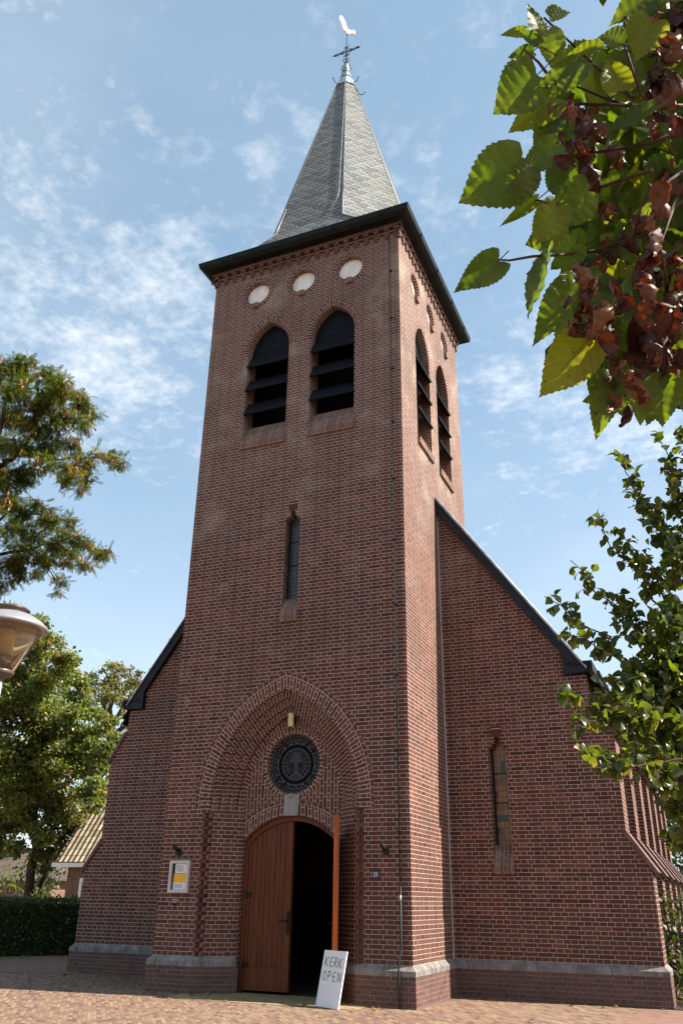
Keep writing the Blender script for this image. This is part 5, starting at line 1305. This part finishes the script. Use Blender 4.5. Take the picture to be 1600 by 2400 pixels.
for a in [((410,860),(88,1062),1.02,.92,.12),((445,885),(352,1095),1.0,.80,.15),((490,400),(268,597),1.05,.95,.15),((290,1378),(57,1540),1.0,.62,.6),((545,1335),(424,1676),1.04,.62,.2),((560,95),(668,60),1.06,1.0,.2),((500,190),(455,5),1.07,.60,.3),
          ((545,165),(590,372),1.05,.70,.2),((945,232),(815,190),1.06,1.0,.2),((925,485),(880,295),1.08,.95,.2),((1120,-40),(885,125),1.08,.62,.5),((1110,110),(1020,312),1.05,1.0,.2),((595,525),(345,693),1.08,.6,.3),((685,335),(484,462),1.04,.38,.6),((590,765),(390,942),1.03,.58,.3),
          ((490,1060),(300,1197),1.05,.30,.8),((600,1085),(470,1300),1.06,.75,.2),((760,1010),(580,1210),1.08,.9,.2),((690,1500),(478,1822),1.02,.50,.25),((760,1800),(510,2097),1.05,.70,.2),((880,1990),(800,2322),1.07,.5,.3),((1140,2010),(1160,2258),1.03,.85,.2),((1250,2030),(1290,2200),1.05,.8,.2),((1040,2135),(1040,2255),1.03,.7,.3),
          ((430,165),(300,178),1.06,.5,.4),((500,235),(400,160),1.05,.6,.3),((470,270),(340,300),1.06,.6,.3),((840,250),(652,285),1.09,.4,.5),((735,340),(610,500),1.07,.9,.2),((1110,560),(845,690),1.04,.40,.5),((600,640),(470,790),1.09,.8,.2),((970,2040),(930,2190),1.08,.6,.3),((800,1990),(800,2150),1.08,.6,.3),
          ((660,1000),(545,830),1.10,.8,.2),((900,1650),(1000,1430),1.06,.4,.5),((820,1430),(740,1480),1.06,.8,.2),((700,1290),(600,1420),1.10,1.0,.2),((980,100),(960,230),1.07,.35,.5)]:
    add(a[0], a[1], a[2], a[3], a[4])
LB = [(0,1000),(120,960),(440,640),(600,600),(750,640),(900,590),(1000,560),(1200,540),(1340,640),(1440,790),(1560,700),(1700,650),(1850,660),(1960,760),(2060,880),(2160,1050)]
def lbound(y): return float(np.interp(y, [q[0] for q in LB], [q[1] for q in LB]))
rr2 = np.random.default_rng(21); cnt = 0
while cnt < 330:
    y = rr2.random()*2050; lo = lbound(y); x = lo+40+rr2.random()*(1330-lo)
    if y < 450 and 960 < x < 1060: continue
    if y > 1950 and x > 1150: continue
    cnt += 1; D = 1.16+rr2.random()*.5; L = 135+rr2.random()*110; an = math.radians(115+rr2.normal()*42)
    add((x, y), (x+L*math.cos(an), y+L*math.sin(an)), D, .75+.25*rr2.random(), .1+.4*rr2.random(), dd=rr2.normal()*.03)
cnt = 0
while cnt < 560:      # unseen crown above and to the right, added to shade the hanging leaves
    x = 1300+rr2.random()*1500; y = -1300+rr2.random()*3300; D = 1.0+rr2.random()*.9
    if y > 0 and x < 1360: continue
    cnt += 1; L = 260; an = math.radians(110+rr2.normal()*45); add((x, y), (x+L*math.cos(an), y+L*math.sin(an)), D, .9, .2)
for _ in range(150):  # more unseen leaves overhead, added for the shade they cast
    x = 700+rr2.random()*900; y = -1200+rr2.random()*1020; D = 1.1+rr2.random()*.6; an = math.radians(110+rr2.normal()*45); add((x, y), (x+250*math.cos(an), y+250*math.sin(an)), D, .9, .2)
lb_t = thing('lime_branch_tree', 'lime tree with large ragged leaves and withered brown leaves hanging into the top right corner', 'tree', tuple(at(3000, 1500, 1.5))[:2]+(0,))
P = np.array([leaf_pts(*q) for q in leaves]); mesh_many('foliage', P, BLF, BLUV, MAT['big_leaf'], lb_t)
# withered leaves, rolled and crumpled, hanging point down
DR, DC = 12, 7
def dead_pts(p, L, wf):
    down = Vector((RNG.normal()*.25, RNG.normal()*.25, -1)).normalized(); x = Vector(RNG.normal(size=3)); x = (x-down*x.dot(down)).normalized(); z = down.cross(x)
    ph = RNG.random(4)*6; roll = 2.2+1.6*RNG.random(); tw_ = RNG.normal()*1.4; out = np.zeros((DR*DC, 3))
    for i in range(DR):
        t = i/(DR-1); w = wf*(.42*math.sin(math.pi*min(1, t*.92+.08))**.7+.02)
        for j in range(DC):
            s = -1+2*j/(DC-1); a = s*roll*.5*(1+.35*math.sin(ph[0]+4*t))+tw_*t; rad = w/(roll*.5)
            cx_, cz_ = math.sin(a)*rad*1.5+.10*math.sin(ph[1]+5*t), math.cos(a)*rad*1.5+.10*math.cos(ph[2]+4*t)
            cr_ = .045*math.sin(ph[3]+19*t+5*s)+.03*math.sin(ph[0]+31*t*s)
            q = Vector(p)+(x*(cx_+cr_)+z*(cz_-cr_)+down*(t*.9+.05*math.sin(ph[2]+7*s)))*L; out[i*DC+j] = q
    return out
DEAD = [(580,630),(640,620),(700,640),(770,620),(800,680),(720,760),(650,820),(850,830),(1150,400),(1210,230),(1240,60),(1150,480),(1130,720),(1210,680),(930,1120),(1180,1070),(1200,880),(1150,1000),(1030,1290),(1050,1220),(1090,1440),(1150,1400),(1210,1520),(1245,1430),(730,1450),(740,1560),(850,1350),
        (830,1780),(760,1700),(660,1830),(860,1860),(950,1600),(980,1680),(1080,1660),(1200,1680),(1160,1720),(1220,1820),(1230,1950),(1030,1880),(900,2010),(880,2130),(980,1960),(1200,1900),(1262,2150),(1180,1780),(1100,1750),(700,1640),(820,1700),(1250,1700),(1230,300),(1180,150),(1250,520),(1120,300),(940,1750),(1040,1780),(880,1560),(1000,1540)]
DP = []
for x, y in DEAD:
    for k in range(3):
        D = 1.0+RNG.random()*.22; DP.append(dead_pts(C3(x+RNG.normal()*32, y-45+RNG.normal()*38, D), .037*(1+.3*RNG.normal()), .55))
mesh_many('withered_leaves', np.array(DP), grid_faces(DR, DC), [(j/(DC-1), i/(DR-1)) for i in range(DR) for j in range(DC)], MAT['dead_leaf'], lb_t)
b = MB()
TWG = [[(530,95),(680,235),(850,400),(1000,520)],[(420,260),(500,330),(545,390),(640,440)],[(610,420),(850,520),(1000,570),(1300,640)],[(557,600),(557,570),(700,550),(970,560),(1300,560)],[(1300,700),(1040,505),(970,290),(945,230),(960,90)],[(285,1375),(345,1380),(470,1358),(600,1352),(800,1330),(1100,1230)],
       [(430,872),(600,840),(850,800),(1100,760),(1350,640)],[(490,1060),(600,1085),(800,1000),(1100,900)],[(650,1830),(662,1700),(685,1540),(730,1420),(860,1330),(940,1295),(1100,1180),(1350,1000)],[(1000,1260),(1040,1100),(1200,950),(1350,850)],[(755,560),(758,620)],[(880,1990),(900,1700),(1000,1500),(1250,1300)],[(1040,2140),(1010,2050),(1100,1900),(1250,1700)],[(1180,1500),(1140,1300),(1230,1050)]]
for w in TWG: b.tube([C3(x, y, 1.09+.05*math.sin(x*.01)) for x, y in w], [.0013+.0012*i/(len(w)-1) for i in range(len(w))], MAT['twig'], 6)
for q in leaves[:190]:
    d = (q[0]-q[1]).normalized()*.016*RNG.random(); b.tube([q[0]+d*-.2, q[0]+d+Vector((0, 0, .001)), q[0]+d*2+Vector((.001, 0, .004))], .0007, MAT['twig'], 4, False)
j0 = C3(1350, 700, 1.12); tk = Vector(at(3000, 1500, 1.5)); tk.z = 0
top = Vector((tk.x, tk.y, 2.6)); b.tube([tk-Vector((0, 0, .1)), tk+Vector((0, 0, 1.2)), top, top+Vector((.1, .1, 1.2))], [.11, .095, .08, .05], MAT['bark'], 12)
b.tube([top-Vector((0, 0, .4)), top.lerp(j0, .5)+Vector((0, 0, .12)), j0], [.035, .02, .006], MAT['bark'], 8)
for e in ((1350, 1000), (1350, 850), (1300, 640), (1300, 560), (1250, 1300), (1250, 1700), (1230, 1050)): p = C3(*e, 1.12); b.tube([j0.lerp(top, .3), j0.lerp(p, .6)+Vector((.03, 0, .03)), p], [.006, .004, .0024], MAT['twig'], 6)
b.build('trunk', lb_t)

# --- a few dry leaves blown against the church
n = 150; fx = RNG.random(n)*9-2.5; fy = np.where(RNG.random(n) < .6, -.12-np.abs(RNG.normal(size=n))*.25, -RNG.random(n)*3); fy = np.where((fx > 3.75) & (fx < 6.4), fy+1.72, np.where(fx < -.1, fy+1.7, fy))
fp = np.stack([fx, fy, np.array([zg(v) for v in fx])+.012], 1)
o = scatter('fallen_leaves', LEAF_V, LEAF_F, LEAF_UV, frames(rnd(n)*np.array([1, 1, .15]), rnd(n)*.25+np.array([0, 0, 1.0]), (.042*(1+.3*RNG.normal(size=n))).clip(.02, .07), fp), MAT['pod'], None, True); tag(o, kind='stuff')
